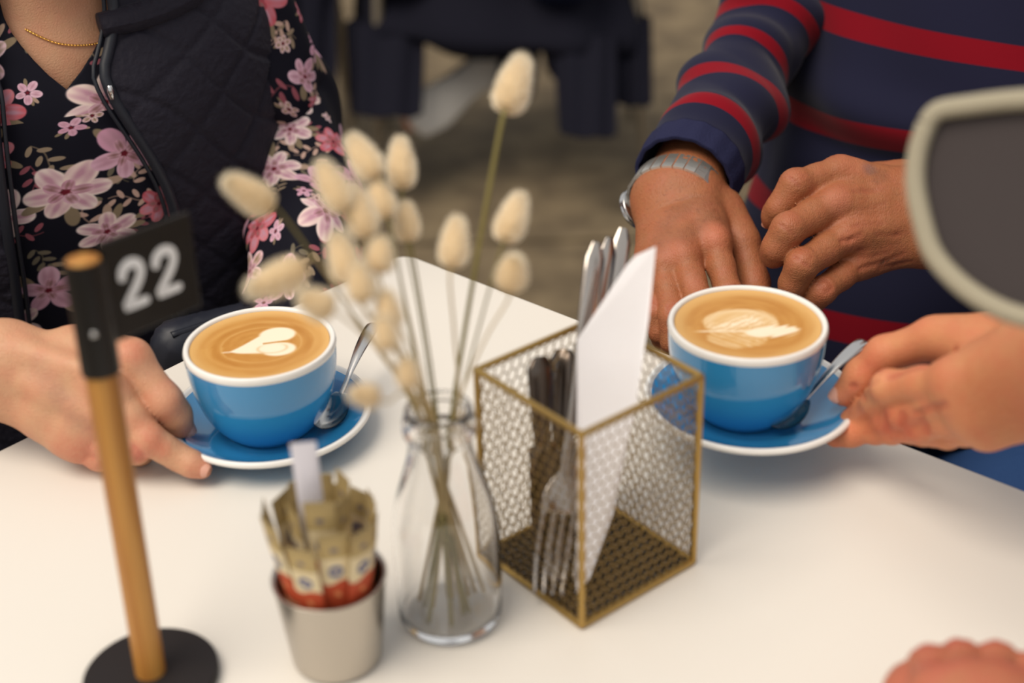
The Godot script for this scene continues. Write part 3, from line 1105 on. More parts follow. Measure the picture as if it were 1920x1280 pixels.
func make_spoon() -> Node3D:
	# along +x from the bowl's tip at 0 to the handle's end at 0.118
	var t := thing("teaspoon", "", "spoon")
	var mb := MB.new()
	var nu := 20
	var nv := 26
	for side in 2:
		var k := mb.v.size()
		for q in nv + 1:
			for s in nu + 1:
				var v := float(q) / nv
				var u := float(s) / nu * 2 - 1
				var w := 0.0138 * pow(sin(PI * pow(v, 0.80) * 0.93 + 0.03), 0.62)
				w = maxf(w, 0.0021)
				var dish := -0.0058 * sin(PI * minf(v * 1.06, 1.0)) * (1 - u * u)
				mb.v.append(Vector3(v * 0.041, dish + 0.0058 - (0.0 if side == 0 else 0.0009) + 0.003 * v * v, u * w))
				mb.uv.append(Vector2(u, v))
		mb.grid(nu, nv, k, side == 1)
	part("bowl", mb.mesh(true, 1e-5), M.chrome, t)
	var pts := curve3([Vector3(0.0395, 0.0082, 0), Vector3(0.050, 0.0105, 0), Vector3(0.066, 0.0150, 0), Vector3(0.085, 0.0195, 0), Vector3(0.105, 0.0215, 0), Vector3(0.118, 0.0205, 0)], 6)
	var rad := []
	for k in pts.size():
		var f := float(k) / (pts.size() - 1)
		rad.append(lerpf(0.0022, 0.0064, smoothstep(0.2, 0.85, f)) * (1.0 if f < 0.93 else sqrt(maxf(0.05, 1.0 - pow((f - 0.93) / 0.075, 2.0)))))
	part("handle", tube(pts, rad, 20, null, 0.36).mesh(), M.spoon_steel, t)
	return t


func build_cups() -> void:
	var sau := make_saucer()
	sau.position = Vector3(-0.1622, TAB + 0.0006, -0.8065)
	tag(sau, "blue saucer with white lip resting on the table in the woman's fingers", "saucer", "blue saucers")
	var sau2 := copy(sau, "saucer", "blue saucer with white lip held above the table by the waiter's hand")
	sau2.position = Vector3(0.1507, TAB + 0.0232, -0.7715)
	var cup := make_cup()
	cup.position = Vector3(-0.1635, TAB + 0.0072, -0.8050)
	tag(cup, "blue coffee cup with white rim beside the woman's hand, holding the heart coffee", "cup", "blue cups")
	var cup2 := copy(cup, "coffee_cup", "blue coffee cup with white rim on the waiter's saucer, holding the leaf coffee")
	cup2.position = Vector3(0.1463, TAB + 0.0302, -0.7715)
	for k in 2:
		var mb := MB.new()
		var r := 0.0451
		mb.v.append(Vector3.ZERO)
		mb.uv.append(Vector2(0.5, 0.5))
		for q in range(1, 9):
			for s in 64:
				var a := TAU * s / 64
				var rr := r * q / 8.0
				mb.v.append(Vector3(cos(a) * rr, 0.0006 * smoothstep(0.94, 1.0, q / 8.0), sin(a) * rr))
				mb.uv.append(Vector2(0.5, 0.5) + Vector2(cos(a), sin(a)) * q / 16.0)
		for s in 64:
			mb.i.append_array([0, 1 + s, 1 + (s + 1) % 64])
			for q in 7:
				var p := 1 + q * 64
				mb.i.append_array([p + s, p + 64 + s, p + 64 + (s + 1) % 64, p + s, p + 64 + (s + 1) % 64, p + (s + 1) % 64])
		var m := mat(Color.WHITE, 0.32, 0.0, 0.3)
		m.albedo_texture = latte("heart" if k == 0 else "leaf")
		var c := loose("latte_coffee", mb.mesh(), m, ["milky coffee with a white foam heart on top", "milky coffee with a white foam leaf on top"][k], "coffee")
		c.position = (cup if k == 0 else cup2).position + Vector3(0, 0.0626, 0)
		c.rotation.y = [0.10, 0.0][k]
	var sp := make_spoon()
	tag(sp, "steel teaspoon on the left saucer beside the heart coffee", "spoon", "teaspoons on the saucers")
	var sp2 := copy(sp, "teaspoon", "steel teaspoon on the saucer the waiter holds, handle by the thumb")
	place_spoon(sp, Vector3(-0.1268, 0.7595, -0.7905), Vector3(-0.0976, 0.7920, -0.8711))
	place_spoon(sp2, Vector3(0.1600, 0.7845, -0.7380), Vector3(0.2225, 0.8150, -0.7885))


func place_spoon(o: Node3D, tip: Vector3, tail: Vector3) -> void:     # so that it runs from tip to tail
	var own := Vector2(0.118, 0.0205)
	var k := (tail - tip).length() / own.length() * 1.06
	var x := (tail - tip).normalized()
	var z := x.cross(Vector3.UP).normalized()
	var b := Basis(x, z.cross(x), z) * Basis(Vector3.BACK, -own.angle())
	o.transform = Transform3D(b.scaled(Vector3.ONE * k), tip)


# ---------------------------------------------------------------- things on the table, near side
func stroke(pts: Array, w: float, depth: float, mb: MB, face: Transform3D) -> void:    # a flat stroke with round ends, in the face's x,y plane
	var left := []
	var right := []
	var cnt := pts.size()
	for k in cnt:
		var d: Vector2 = (pts[mini(k + 1, cnt - 1)] - pts[maxi(k - 1, 0)]).normalized()
		left.append(pts[k] + d.orthogonal() * w)
		right.append(pts[k] - d.orthogonal() * w)
	var loop := left.duplicate()
	var d1: Vector2 = (pts[-1] - pts[-2]).normalized()
	for k in range(1, 8):
		loop.append(pts[-1] + d1.orthogonal().rotated(PI * k / 8.0) * w)
	right.reverse()
	loop.append_array(right)
	var d0: Vector2 = (pts[0] - pts[1]).normalized()
	for k in range(1, 8):
		loop.append(pts[0] + d0.orthogonal().rotated(PI * k / 8.0) * w)
	var tris := Geometry2D.triangulate_polygon(PackedVector2Array(loop))
	var a := mb.v.size()
	for p in loop:
		mb.v.append(face * Vector3(p.x, p.y, depth))
		mb.uv.append(p)
	for t in range(0, tris.size(), 3):
		mb.i.append_array([a + tris[t], a + tris[t + 2], a + tris[t + 1]])
	var b := mb.v.size()
	for p in loop:
		mb.v.append(face * Vector3(p.x, p.y, 0))
		mb.uv.append(p)
	for k in loop.size():
		var e := (k + 1) % loop.size()
		mb.i.append_array([a + k, a + e, b + e, a + k, b + e, b + k])


func build_number_stand() -> void:
	var foot := Vector3(-0.1953, TAB, -0.5699)
	var top := Vector3(-0.1944, 0.9900, -0.5860)
	var t := thing("table_number_stand", "bamboo table number stand with black round base and flag", "number stand", foot)
	part("base", lathe([Vector2(0, 0.0004), Vector2(0.0335, 0.0004), Vector2(0.0352, 0.0014), Vector2(0.0352, 0.0056), Vector2(0.0342, 0.0066), Vector2(0, 0.0066)], 64).mesh(true), M.black_base, t)
	var p := foot + Vector3(0, 0.005, 0)
	var ax := (top - p)
	var pole := MB.new()
	var lin_ := Basis(Quaternion(Vector3.UP, ax.normalized()))
	var L := ax.length()
	var r := 0.0079
	lathe([Vector2(0, 0), Vector2(r, 0), Vector2(r, L - 0.0008), Vector2(r - 0.0008, L), Vector2(0, L)], 40, pole, p, lin_)
	part("pole", pole.mesh(false) if false else pole.mesh(true), M.bamboo, t, true)
	# the clip: a black sleeve round the pole that carries the flag
	var clip := MB.new()
	var lo := L - 0.0575
	lathe([Vector2(r + 0.0001, lo), Vector2(r + 0.0013, lo), Vector2(r + 0.0013, L - 0.0012), Vector2(r + 0.0001, L - 0.0012)], 40, clip, p, lin_)
	part("clip", clip.mesh(true), M.black, t, true)
	var up := lin_.y
	var d := Vector3(0.64, 0.0, -0.766).normalized()
	d = (d - up * d.dot(up)).normalized()
	var nrm := d.cross(up).normalized()
	var o := p + up * (lo + 0.0118) + d * (r + 0.0012)
	var W := 0.0520
	var H := 0.0500
	var board := part("flag", slab_in(o, d, up, nrm, W, H, 0.0032), M.black, t, true)
	var digits := MB.new()
	var two := curve2([Vector2(-0.27, 0.20), Vector2(-0.22, 0.36), Vector2(-0.02, 0.46), Vector2(0.20, 0.40), Vector2(0.27, 0.22), Vector2(0.16, 0.0), Vector2(-0.08, -0.24), Vector2(-0.28, -0.45)], 7)
	two.append_array([Vector2(-0.10, -0.455), Vector2(0.10, -0.455), Vector2(0.30, -0.455)])
	var face := Transform3D(Basis(d, up, nrm), o + d * W * 0.46 + up * H * 0.515 + nrm * 0.0016)
	for k in 2:
		var pts := []
		for q in two:
			pts.append(Vector2(q.x * 0.0200 + (k - 0.5) * 0.0195, q.y * 0.0232))
		stroke(pts, 0.0021, 0.0004, digits, face)
	part("number", digits.mesh(false), M.white_ink, board, true)
	part("screw", lathe([Vector2(0, 0), Vector2(0.0018, 0), Vector2(0.0014, 0.0010), Vector2(0, 0.0012)], 16, null, p + up * (lo + 0.024) + Vector3(0.25, 0, 0.97) * (r + 0.0011), Basis(Quaternion(Vector3.UP, Vector3(0.25, 0, 0.97).normalized()))).mesh(), M.silver, t, true)


func slab_in(o: Vector3, x: Vector3, y: Vector3, z: Vector3, w: float, h: float, thick: float, bend := 0.0) -> ArrayMesh:    # a bevelled sheet from corner o
	var mb := MB.new()
	var b := minf(thick * 0.4, 0.0006)
	var prof := [[0.0, -thick / 2 + b], [0.0, thick / 2 - b], [b, thick / 2]]
	var k := mb.v.size()
	for pr in [[b, -thick / 2], [0.0, -thick / 2 + b], [0.0, thick / 2 - b], [b, thick / 2]]:
		for c in 5:
			var e: float = pr[0]
			var q: Vector2 = [Vector2(e, e), Vector2(w - e, e), Vector2(w - e, h - e), Vector2(e, h - e), Vector2(e, e)][c]
			mb.v.append(o + x * q.x + y * q.y + z * pr[1])
			mb.uv.append(Vector2(q.x / w, 1.0 - q.y / h))
	mb.grid(4, 3, k, true)
	for s in [[0, false], [15, true]]:
		var a: int = k + s[0]
		if s[1]:
			mb.i.append_array([a, a + 2, a + 1, a, a + 3, a + 2])
		else:
			mb.i.append_array([a, a + 1, a + 2, a, a + 2, a + 3])
	return mb.mesh(false)


func build_tin() -> void:
	var at := Vector3(-0.0985, TAB, -0.5850)
	var t := thing("steel_tumbler", "brushed steel tumbler packed with sugar sticks", "tumbler", at)
	part("body", lathe([Vector2(0, 0.0008), Vector2(0.0220, 0.0008), Vector2(0.0238, 0.0020), Vector2(0.0244, 0.005), Vector2(0.0294, 0.054), Vector2(0.0302, 0.0552), Vector2(0.0298, 0.0560), Vector2(0.0276, 0.0552), Vector2(0.0272, 0.054), Vector2(0.0224, 0.006), Vector2(0.021, 0.004), Vector2(0, 0.003)], 72).mesh(true), M.brushed, t)
	var rng := RandomNumberGenerator.new()
	rng.seed = 5
	var spots := []
	for k in 11:
		var a := TAU * k / 11 + 0.2
		spots.append(Vector2(cos(a), sin(a)) * 0.0195)
	for k in 6:
		var a := TAU * k / 6 + 0.5
		spots.append(Vector2(cos(a), sin(a)) * 0.0105)
	var where := ["right rim", "right front rim", "front right rim", "front rim", "front left rim", "left front rim", "left rim", "back left rim", "back rim", "back right rim", "right back rim"]
	for k in spots.size():
		var p: Vector2 = spots[k]
		var lean := Vector3(p.x, 0, p.y) * 6.0 + Vector3(rng.randf_range(-0.03, 0.03), 0, rng.randf_range(-0.03, 0.03))
		var up := (Vector3.UP + lean * 1.2).normalized()
		var nrm := Vector3(p.x, 0, p.y).normalized()
		nrm = (nrm - up * nrm.dot(up)).normalized()
		var x := up.cross(nrm).normalized()
		var h := rng.randf_range(0.088, 0.100) if k < 11 else rng.randf_range(0.098, 0.108)
		var o := Vector3(p.x * 0.72, 0.0045, p.y * 0.72) + at
		var s := part(numbered("sugar_stick"), sachet_mesh(o, x, up, nrm, 0.0155, h), M.sachet, self)
		var say := "brown paper sugar stick inside the bunch in the steel tumbler"
		if k < 11:
			var before := 0
			for q in 11:
				if (spots[q].y > 0.0) == (p.y > 0.0) and spots[q].x < p.x:
					before += 1
			say = "brown sugar stick with orange end, %s from the left along the tumbler's %s rim" % [["first", "second", "third", "fourth", "fifth", "sixth", "seventh"][before], "front" if p.y > 0.0 else "back"]
		tag(s, say, "sugar stick", "sugar sticks in the tumbler")
	var up2 := (Vector3(-0.1033, 0.8935, -0.5798) - (at + Vector3(-0.004, 0.012, 0))).normalized()
	var n2 := Vector3(0.1, 0, 1)
	n2 = (n2 - up2 * n2.dot(up2)).normalized()
	var s2 := part(numbered("sugar_stick"), sachet_mesh(at + Vector3(-0.004, 0.012, -0.001), up2.cross(n2).normalized(), up2, n2, 0.0128, 0.128), M.sachet_white, self)
	tag(s2, "plain white sugar stick poking out highest from the steel tumbler", "sugar stick")


func sachet_mesh(o: Vector3, x: Vector3, up: Vector3, nrm: Vector3, w: float, h: float) -> ArrayMesh:      # a filled paper stick with flat crimped ends
	var mb := MB.new()
	for side in [1.0, -1.0]:
		var k := mb.v.size()
		for q in 13:
			for s in 9:
				var v := q / 12.0
				var u := s / 4.0 - 1.0
				var puff := 0.0017 * sqrt(maxf(0, 1 - u * u)) * smoothstep(0.0, 0.12, v) * smoothstep(1.0, 0.86, v) + 0.00012
				mb.v.append(o + x * u * w / 2 + up * v * h + nrm * side * puff)
				mb.uv.append(Vector2(u * 0.5 + 0.5, 1.0 - v))
		mb.grid(8, 12, k, side > 0)
	return mb.mesh(true)


# ---------------------------------------------------------------- caddy
func build_caddy() -> void:
	var c := [Vector3(0.0333, 0.7520, -0.6004), Vector3(0.1006, 0.7520, -0.6492), Vector3(0.0453, 0.7520, -0.7241), Vector3(-0.0168, 0.7520, -0.6707)]     # front, right, back, left feet
	var h := 0.1245
	var mid: Vector3 = (c[0] + c[1] + c[2] + c[3]) / 4
	var e1: Vector3 = ((c[1] - c[0]) + (c[2] - c[3])).normalized()
	var e2 := Vector3(e1.z, 0, -e1.x)
	if e2.dot(c[3] - c[0]) < 0:
		e2 = -e2
	var half := 0.0430
	var cor := []
	for s in [[-1, -1], [1, -1], [1, 1], [-1, 1]]:
		cor.append(mid + e1 * s[0] * half + e2 * s[1] * half)
	for q in 4:
		cor[q].y = TAB + 0.0022
	var t := thing("wire_caddy", "square gold wire mesh caddy holding cutlery and a napkin", "caddy", Vector3(mid.x, TAB, mid.z))
	var r := 0.0019
	for q in 4:
		var a: Vector3 = cor[q]
		var b: Vector3 = cor[(q + 1) % 4]
		part("corner_post", tube([a, a + Vector3.UP * h], r, 10).mesh(), M.gold, t, true)
		part("bottom_rail", tube([a, b], r, 10).mesh(), M.gold, t, true)
		part("top_rail", tube([a + Vector3.UP * h, b + Vector3.UP * h], r, 10).mesh(), M.gold, t, true)
		var w := wire_panel(a, (b - a).normalized(), Vector3.UP, (b - a).length(), h, 0.0060, 0.0088, 0.00055)
		tag(part("wire_mesh", w, M.wire, t, true), "", "", "", "stuff")
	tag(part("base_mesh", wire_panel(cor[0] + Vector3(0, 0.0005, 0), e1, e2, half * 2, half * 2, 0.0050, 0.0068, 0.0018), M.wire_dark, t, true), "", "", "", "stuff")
	# napkin: several folded leaves, a tall slanting tip
	var nap := MB.new()
	var face := [Vector3(0.0356, 0.8873, -0.6774), Vector3(0.0679, 0.9298, -0.6944), Vector3(0.0794, 0.9349, -0.6950), Vector3(0.0746, 0.8984, -0.6790), Vector3(0.0670, 0.8538, -0.6631), Vector3(0.0538, 0.7953, -0.6451), Vector3(0.0395, 0.7600, -0.6309), Vector3(0.0317, 0.7511, -0.6259)]
	var n: Vector3 = (face[7] - face[0]).cross(face[3] - face[0]).normalized()
	if n.z < 0:
		n = -n
	for leaf in 5:
		var offs: Vector3 = -n * 0.0016 * leaf
		var k := nap.v.size()
		for q in face.size():
			var p: Vector3 = face[q]
			var sway := 0.0
			if q in [1, 2]:
				p += Vector3(-0.0015, -0.0022, 0.0) * leaf * (1 if leaf % 2 else 0.6)
			p.y = maxf(p.y, TAB + 0.004)
			nap.v.append(p + offs + n * 0.0005)
			nap.uv.append(Vector2(p.x, p.y) * 10)
		var flat := PackedVector2Array()
		var ux: Vector3 = (face[3] - face[0]).normalized()
		var uy: Vector3 = n.cross(ux)
		for q in face.size():
			flat.append(Vector2((nap.v[k + q]).dot(ux), (nap.v[k + q]).dot(uy)))
		var tr := Geometry2D.triangulate_polygon(flat)
		var k2 := nap.v.size()
		for q in face.size():
			nap.v.append(nap.v[k + q] - n * 0.0012)
			nap.uv.append(nap.uv[k + q])
		for j in range(0, tr.size(), 3):
			nap.i.append_array([k + tr[j], k + tr[j + 2], k + tr[j + 1]])
			nap.i.append_array([k2 + tr[j], k2 + tr[j + 1], k2 + tr[j + 2]])
		for q in face.size():
			var e := (q + 1) % face.size()
			nap.i.append_array([k + q, k + e, k2 + e, k + q, k2 + e, k2 + q])
	loose("napkin", nap.mesh(false), M.paper, "white folded paper napkin standing in the gold caddy", "napkin")
	# cutlery, tines and blades down
	var fork := make_fork()
	var spots := [[Vector3(0.0149, 0.7588, -0.6210), Vector3(0.0496, 0.9201, -0.7280), 0.15], [Vector3(0.0226, 0.7546, -0.6371), Vector3(0.0572, 0.9058, -0.7429), 0.35], [Vector3(0.0308, 0.7517, -0.6538), Vector3(0.0648, 0.8946, -0.7595), 0.0]]
	var lab := ["steel fork standing in the caddy, leftmost raised handle", "steel fork standing in the caddy, middle raised handle", "steel fork standing in the caddy, handle nearest the napkin"]
	for q in 3:
		var o: Node3D = fork if q == 0 else copy(fork, "fork")
		tag(o, lab[q], "fork", "forks in the caddy")
		stand(o, spots[q][0], spots[q][1], spots[q][2])
	var knife := make_knife()
	var ks := [[Vector3(0.0152, 0.7623, -0.6460), Vector3(0.0154, 0.8756, -0.6903), 0.6], [Vector3(0.0226, 0.7544, -0.6507), Vector3(0.0301, 0.8668, -0.7140), -0.4]]
	for q in 2:
		var o: Node3D = knife if q == 0 else copy(knife, "table_knife")
		tag(o, ["short dark knife in the caddy, nearest its left wall", "short dark knife in the caddy, just left of the napkin"][q], "knife", "knives in the caddy")
		stand(o, ks[q][0], ks[q][1], ks[q][2], 0.138)


func stand(o: Node3D, low: Vector3, high: Vector3, roll: float, own := 0.0) -> void:     # local +y runs from low to high
	low.y = maxf(low.y, TAB + 0.005)
	var y := (high - low).normalized()
	var z := Vector3(0, 0, 1).rotated(Vector3.UP, roll)
	z = (z - y * z.dot(y)).normalized()
	var k := (high - low).length() / own if own > 0.0 else 1.0
	o.transform = Transform3D(Basis(y.cross(z), y * k, z), low)


func make_fork() -> Node3D:
	var t := thing("fork", "", "fork")
	var hd := MB.new()
	for k in 4:
		var x := (k - 1.5) * 0.0058
		tube(curve3([Vector3(x * 0.9, 0.0, 0.003), Vector3(x, 0.02, 0.0), Vector3(x, 0.048, 0.001)], 4), 0.0013, 8, hd)
	tube(curve3([Vector3(0, 0.045, 0.001), Vector3(0, 0.056, 0.001), Vector3(0, 0.068, 0.0)], 5), [0.010, 0.0108, 0.0112, 0.0112, 0.0110, 0.0105, 0.0095, 0.0080, 0.0062, 0.0045, 0.003], 14, hd, 0.16, Vector3.BACK)
	part("tines", hd.mesh(), M.cutlery, t)
	var pts := []
	var rad := []
	for k in 16:
		pts.append(Vector3(0, 0.064 + 0.0090 * k, 0.001 * sin(k * 0.3)))
		rad.append(0.0030 + 0.0028 * smoothstep(3, 14, k) - (0.003 if k == 15 else 0.0))
	part("handle", tube(pts, rad, 12, null, 0.36, Vector3.BACK).mesh(), M.cutlery, t)
	return t


func make_knife() -> Node3D:
	var t := thing("table_knife", "", "knife")
	var pts := []
	var rad := []
	for k in 10:
		pts.append(Vector3(0, 0.0085 * k, 0))
		rad.append(0.0095 * sqrt(minf(1.0, (k + 0.3) / 3.0)))
	part("blade", tube(pts, rad, 12, null, 0.10, Vector3.BACK).mesh(), M.dark_steel, t)
	pts = []
	rad = []
	for k in 10:
		pts.append(Vector3(0, 0.072 + 0.0068 * k, 0))
		rad.append(0.0058 + 0.003 * smoothstep(0, 8, k) - (0.004 if k == 9 else 0.0))
	part("handle", tube(pts, rad, 14, null, 0.45, Vector3.BACK).mesh(), M.dark_steel, t)
	return t


func wire_panel(o: Vector3, x: Vector3, y: Vector3, w: float, h: float, cw: float, ch: float, thick := 0.0007) -> ArrayMesh:     # hexagonal netting
	var mb := MB.new()
	var cols := int(round(w / cw))
	cw = w / cols
	var rows := int(round(h / (ch * 0.75)))
	var rh := h / rows
	var z := x.cross(y).normalized()
	var bar := func(a: Vector2, b: Vector2):
		a = Vector2(clampf(a.x, 0, w), clampf(a.y, 0, h))
		b = Vector2(clampf(b.x, 0, w), clampf(b.y, 0, h))
		if a.distance_to(b) < 0.0004:
			return
		var p := o + x * a.x + y * a.y
		var q := o + x * b.x + y * b.y
		var s := (q - p).normalized().cross(z) * thick * 0.5
		var f := z * thick * 0.5
		mb.quad(p + s + f, p - s + f, q - s + f, q + s + f)
		mb.quad(p - s - f, p + s - f, q + s - f, q - s - f)
		mb.quad(p - s + f, p - s - f, q - s - f, q - s + f)
		mb.quad(p + s - f, p + s + f, q + s + f, q + s - f)
	for r in rows + 1:
		for c in cols + 1:
			var p := Vector2((c + (0.5 if r % 2 else 0.0)) * cw, r * rh)
			if p.x > w + 0.001:
				continue
			# upright of this cell and the two slanting wires above it
			bar.call(p - Vector2(0, rh * 0.33), p + Vector2(0, rh * 0.33))
			bar.call(p + Vector2(0, rh * 0.33), p + Vector2(cw * 0.5, rh * 0.67))
			bar.call(p + Vector2(0, rh * 0.33), p + Vector2(-cw * 0.5, rh * 0.67))
	return mb.mesh(true)


# ---------------------------------------------------------------- vase of bunny tails
func build_vase() -> void:
	var at := Vector3(-0.0385, TAB, -0.6150)
	var t := thing("glass_bottle", "clear glass milk bottle serving as a vase for dried bunny tails", "bottle", at)
	var outer := [Vector2(0, 0.0012), Vector2(0.018, 0.0004)]
	outer.append_array(curve2([Vector2(0.0245, 0.0006), Vector2(0.0282, 0.004), Vector2(0.0290, 0.012), Vector2(0.0292, 0.040), Vector2(0.0286, 0.062), Vector2(0.0262, 0.078), Vector2(0.0222, 0.092), Vector2(0.0186, 0.104), Vector2(0.0168, 0.113), Vector2(0.0165, 0.1185), Vector2(0.0180, 0.1205), Vector2(0.0192, 0.1230), Vector2(0.0190, 0.1290), Vector2(0.0180, 0.1310), Vector2(0.0178, 0.1340), Vector2(0.0172, 0.1362), Vector2(0.0160, 0.1368), Vector2(0.0148, 0.1358)], 5))
	outer.append_array(curve2([Vector2(0.0143, 0.131), Vector2(0.0142, 0.115), Vector2(0.0162, 0.104), Vector2(0.0198, 0.0915), Vector2(0.0238, 0.077), Vector2(0.0262, 0.061), Vector2(0.0268, 0.040), Vector2(0.0266, 0.014), Vector2(0.0250, 0.0075), Vector2(0.018, 0.0055), Vector2(0.0, 0.0065)], 5))
	part("body", lathe(outer, 72).mesh(), M.glass, t)
	# heads: where each one's base and tip are, and its half width
	var heads := [
		[Vector3(-0.1098, 1.0004, -0.6114), Vector3(-0.1293, 1.0194, -0.6048), 0.0088, "bunny tail leaning farthest left, tip pointing left"],
		[Vector3(-0.0899, 0.9920, -0.5665), Vector3(-0.1142, 0.9896, -0.5479), 0.0088, "bunny tail lying low over the left cup's rim"],
		[Vector3(-0.0750, 0.9883, -0.5299), Vector3(-0.0882, 0.9988, -0.5267), 0.0075, "small blurred bunny tail just under the low left one"],
		[Vector3(-0.0629, 1.0011, -0.6405), Vector3(-0.0765, 1.0190, -0.6563), 0.0085, "bunny tail highest of the middle bunch, leaning left"],
		[Vector3(-0.0527, 0.9864, -0.6609), Vector3(-0.0538, 1.0077, -0.6809), 0.0082, "upright bunny tail at the right of the middle bunch's top"],
		[Vector3(-0.0738, 1.0039, -0.5961), Vector3(-0.0857, 1.0255, -0.6083), 0.0082, "bunny tail at the middle bunch's left side, leaning left"],
		[Vector3(-0.0649, 0.9913, -0.5948), Vector3(-0.0727, 1.0142, -0.6077), 0.0084, "large bunny tail in the centre of the middle bunch"],
		[Vector3(-0.0585, 0.9843, -0.6310), Vector3(-0.0646, 1.0013, -0.6429), 0.0075, "bunny tail behind the large central one"],
		[Vector3(-0.0501, 0.9679, -0.6390), Vector3(-0.0512, 0.9839, -0.6537), 0.0073, "small upright bunny tail right of the middle bunch"],
		[Vector3(-0.0690, 0.9888, -0.5532), Vector3(-0.0757, 1.0098, -0.5650), 0.0080, "blurred bunny tail low in the middle bunch, left one"],
		[Vector3(-0.0582, 0.9881, -0.5643), Vector3(-0.0562, 1.0031, -0.5727), 0.0072, "blurred bunny tail low in the middle bunch, right one"],
		[Vector3(-0.0624, 0.9871, -0.5385), Vector3(-0.0653, 1.0036, -0.5455), 0.0070, "blurred bunny tail hanging lowest under the middle bunch"],
		[Vector3(-0.0519, 0.9750, -0.5362), Vector3(-0.0537, 0.9916, -0.5433), 0.0068, "blurred bunny tail above the left teaspoon's handle"],
		[Vector3(-0.0519, 0.9730, -0.5213), Vector3(-0.0543, 0.9882, -0.5265), 0.0064, "dim bunny tail between the teaspoon and the bottle's mouth"],
		[Vector3(-0.0280, 0.9668, -0.6097), Vector3(-0.0244, 0.9869, -0.6279), 0.0080, "bunny tail right of the table corner, first from the tall stem"],
		[Vector3(-0.0027, 0.9730, -0.6246), Vector3(0.0069, 0.9899, -0.6456), 0.0084, "bunny tail right of the tall stem, tip leaning right"],
		[Vector3(-0.0005, 0.9625, -0.5957), Vector3(0.0027, 0.9810, -0.5947), 0.0086, "roundest bunny tail, lowest on the right side"],
		[Vector3(-0.0004, 1.0222, -0.6696), Vector3(0.0101, 1.0441, -0.6934), 0.0102, "tallest bunny tail on the long green stem"],
		[Vector3(-0.0574, 0.9559, -0.5117), Vector3(-0.0678, 0.9639, -0.5047), 0.0062, "tiny blurred bunny tail left of the bottle's mouth"],
		[Vector3(-0.0437, 0.9568, -0.5180), Vector3(-0.0452, 0.9712, -0.5203), 0.0060, "small bunny tail just over the bottle's mouth"],
	]
	var rng := RandomNumberGenerator.new()
	rng.seed = 31
	var core := []
	var fuzz := []
	for k in 3:
		core.append(seed_head(40 + k, false))
		fuzz.append(seed_head(40 + k, true))
	for k in heads.size():
		var hd: Array = heads[k]
		var base: Vector3 = hd[0]
		var tip: Vector3 = hd[1]
		var g := thing("bunny_tail", hd[3], "dried grass", at + Vector3(0, 0.007, 0), 0.0, "dried bunny tails in the bottle")
		var y := (tip - base).normalized()
		var x := y.cross(Vector3.FORWARD).normalized()
		var L := (tip - base).length()
		var s := part("seed_head", core[k % 3], M.seed, g)
		part("fluff", fuzz[k % 3], M.fluff, s)
		var b := Basis(x * hd[2], y * L, x.cross(y) * hd[2])
		s.transform = Transform3D(b, base - g.position)
		# the stem: from the bottle's floor through its mouth to the head
		var away := Vector2(base.x - at.x, base.z - at.z)
		var dir := away.normalized() if away.length() > 0.001 else Vector2.RIGHT
		var low := at + Vector3(-dir.x * 0.014 + rng.randf_range(-0.007, 0.007), 0.0075, -dir.y * 0.014 + rng.randf_range(-0.007, 0.007))
		var mouth := at + Vector3(dir.x * 0.0105 + rng.randf_range(-0.002, 0.002), 0.135, dir.y * 0.0105 + rng.randf_range(-0.002, 0.002))
		var bulge := mouth.lerp(base, 0.55) + Vector3(0, 0.004, 0) * (away.length() / 0.05)
		var pts := curve3([low, low.lerp(mouth, 0.55), mouth, bulge, base - y * 0.006, base + y * 0.002], 7)
		var rr := []
		for q in pts.size():
			rr.append(lerpf(0.00115, 0.00062, smoothstep(4, 16, q)) if k != 17 else 0.0013)
		part("stem", tube(pts, rr, 6).mesh(), M.straw_green if k in [0, 4, 7, 8, 15, 17] else M.straw, g, true)


func seed_head(seed_: int, hairy: bool) -> ArrayMesh:      # unit egg along +y: its core, or the fine bristles that cover it
	var rng := RandomNumberGenerator.new()
	rng.seed = seed_
	var mb := MB.new()
	var prof := curve2([Vector2(0.05, 0.03), Vector2(0.50, 0.07), Vector2(0.74, 0.20), Vector2(0.80, 0.36), Vector2(0.72, 0.56), Vector2(0.55, 0.74), Vector2(0.32, 0.88), Vector2(0.0, 0.95)], 4)
	if not hairy:
		lathe(prof, 28, mb)
		for k in mb.v.size():
			var p := mb.v[k]
			mb.v[k] = p * (1.0 + 0.06 * noise.get_noise_3d(p.x * 14, p.y * 30 + seed_, p.z * 14))
		return mb.mesh()
	for k in 2600:
		var f := pow(rng.randf(), 0.8) * 0.99
		var j := f * (prof.size() - 1)
		var q: Vector2 = prof[int(j)].lerp(prof[mini(int(j) + 1, prof.size() - 1)], j - int(j))
		var a := rng.randf() * TAU
		var rad := Vector3(cos(a), 0, sin(a))
		var p := rad * q.x * 0.92 + Vector3(0, q.y, 0)
		var out := (rad * (0.60 + 0.35 * rng.randf()) + Vector3(rng.randf_range(-0.2, 0.2), 0.30 * (0.4 + q.y), rng.randf_range(-0.2, 0.2))).normalized()
		var L := rng.randf_range(0.22, 0.40)
		var side := out.cross(rad + Vector3(0.01, 0.2, 0)).normalized() * 0.011
		var e := p + Vector3(out.x * L, out.y * L * 0.6, out.z * L)
		mb.tri(p + side, p - side, e)
	return mb.mesh()


# ---------------------------------------------------------------- people
# rings for a sleeve or a trouser leg along a bent path
func path_rings(pts: Array, radii: Array, hint: Vector3, flat := 1.0) -> Array:
	var out := []
	var last := pts.size() - 1
	for k in pts.size():
		var t: Vector3 = (pts[mini(k + 1, last)] - pts[maxi(k - 1, 0)]).normalized()
		var z := (hint - t * hint.dot(t)).normalized()
		out.append([pts[k], z.cross(t).normalized() * radii[k], z * radii[k] * flat])
	return out


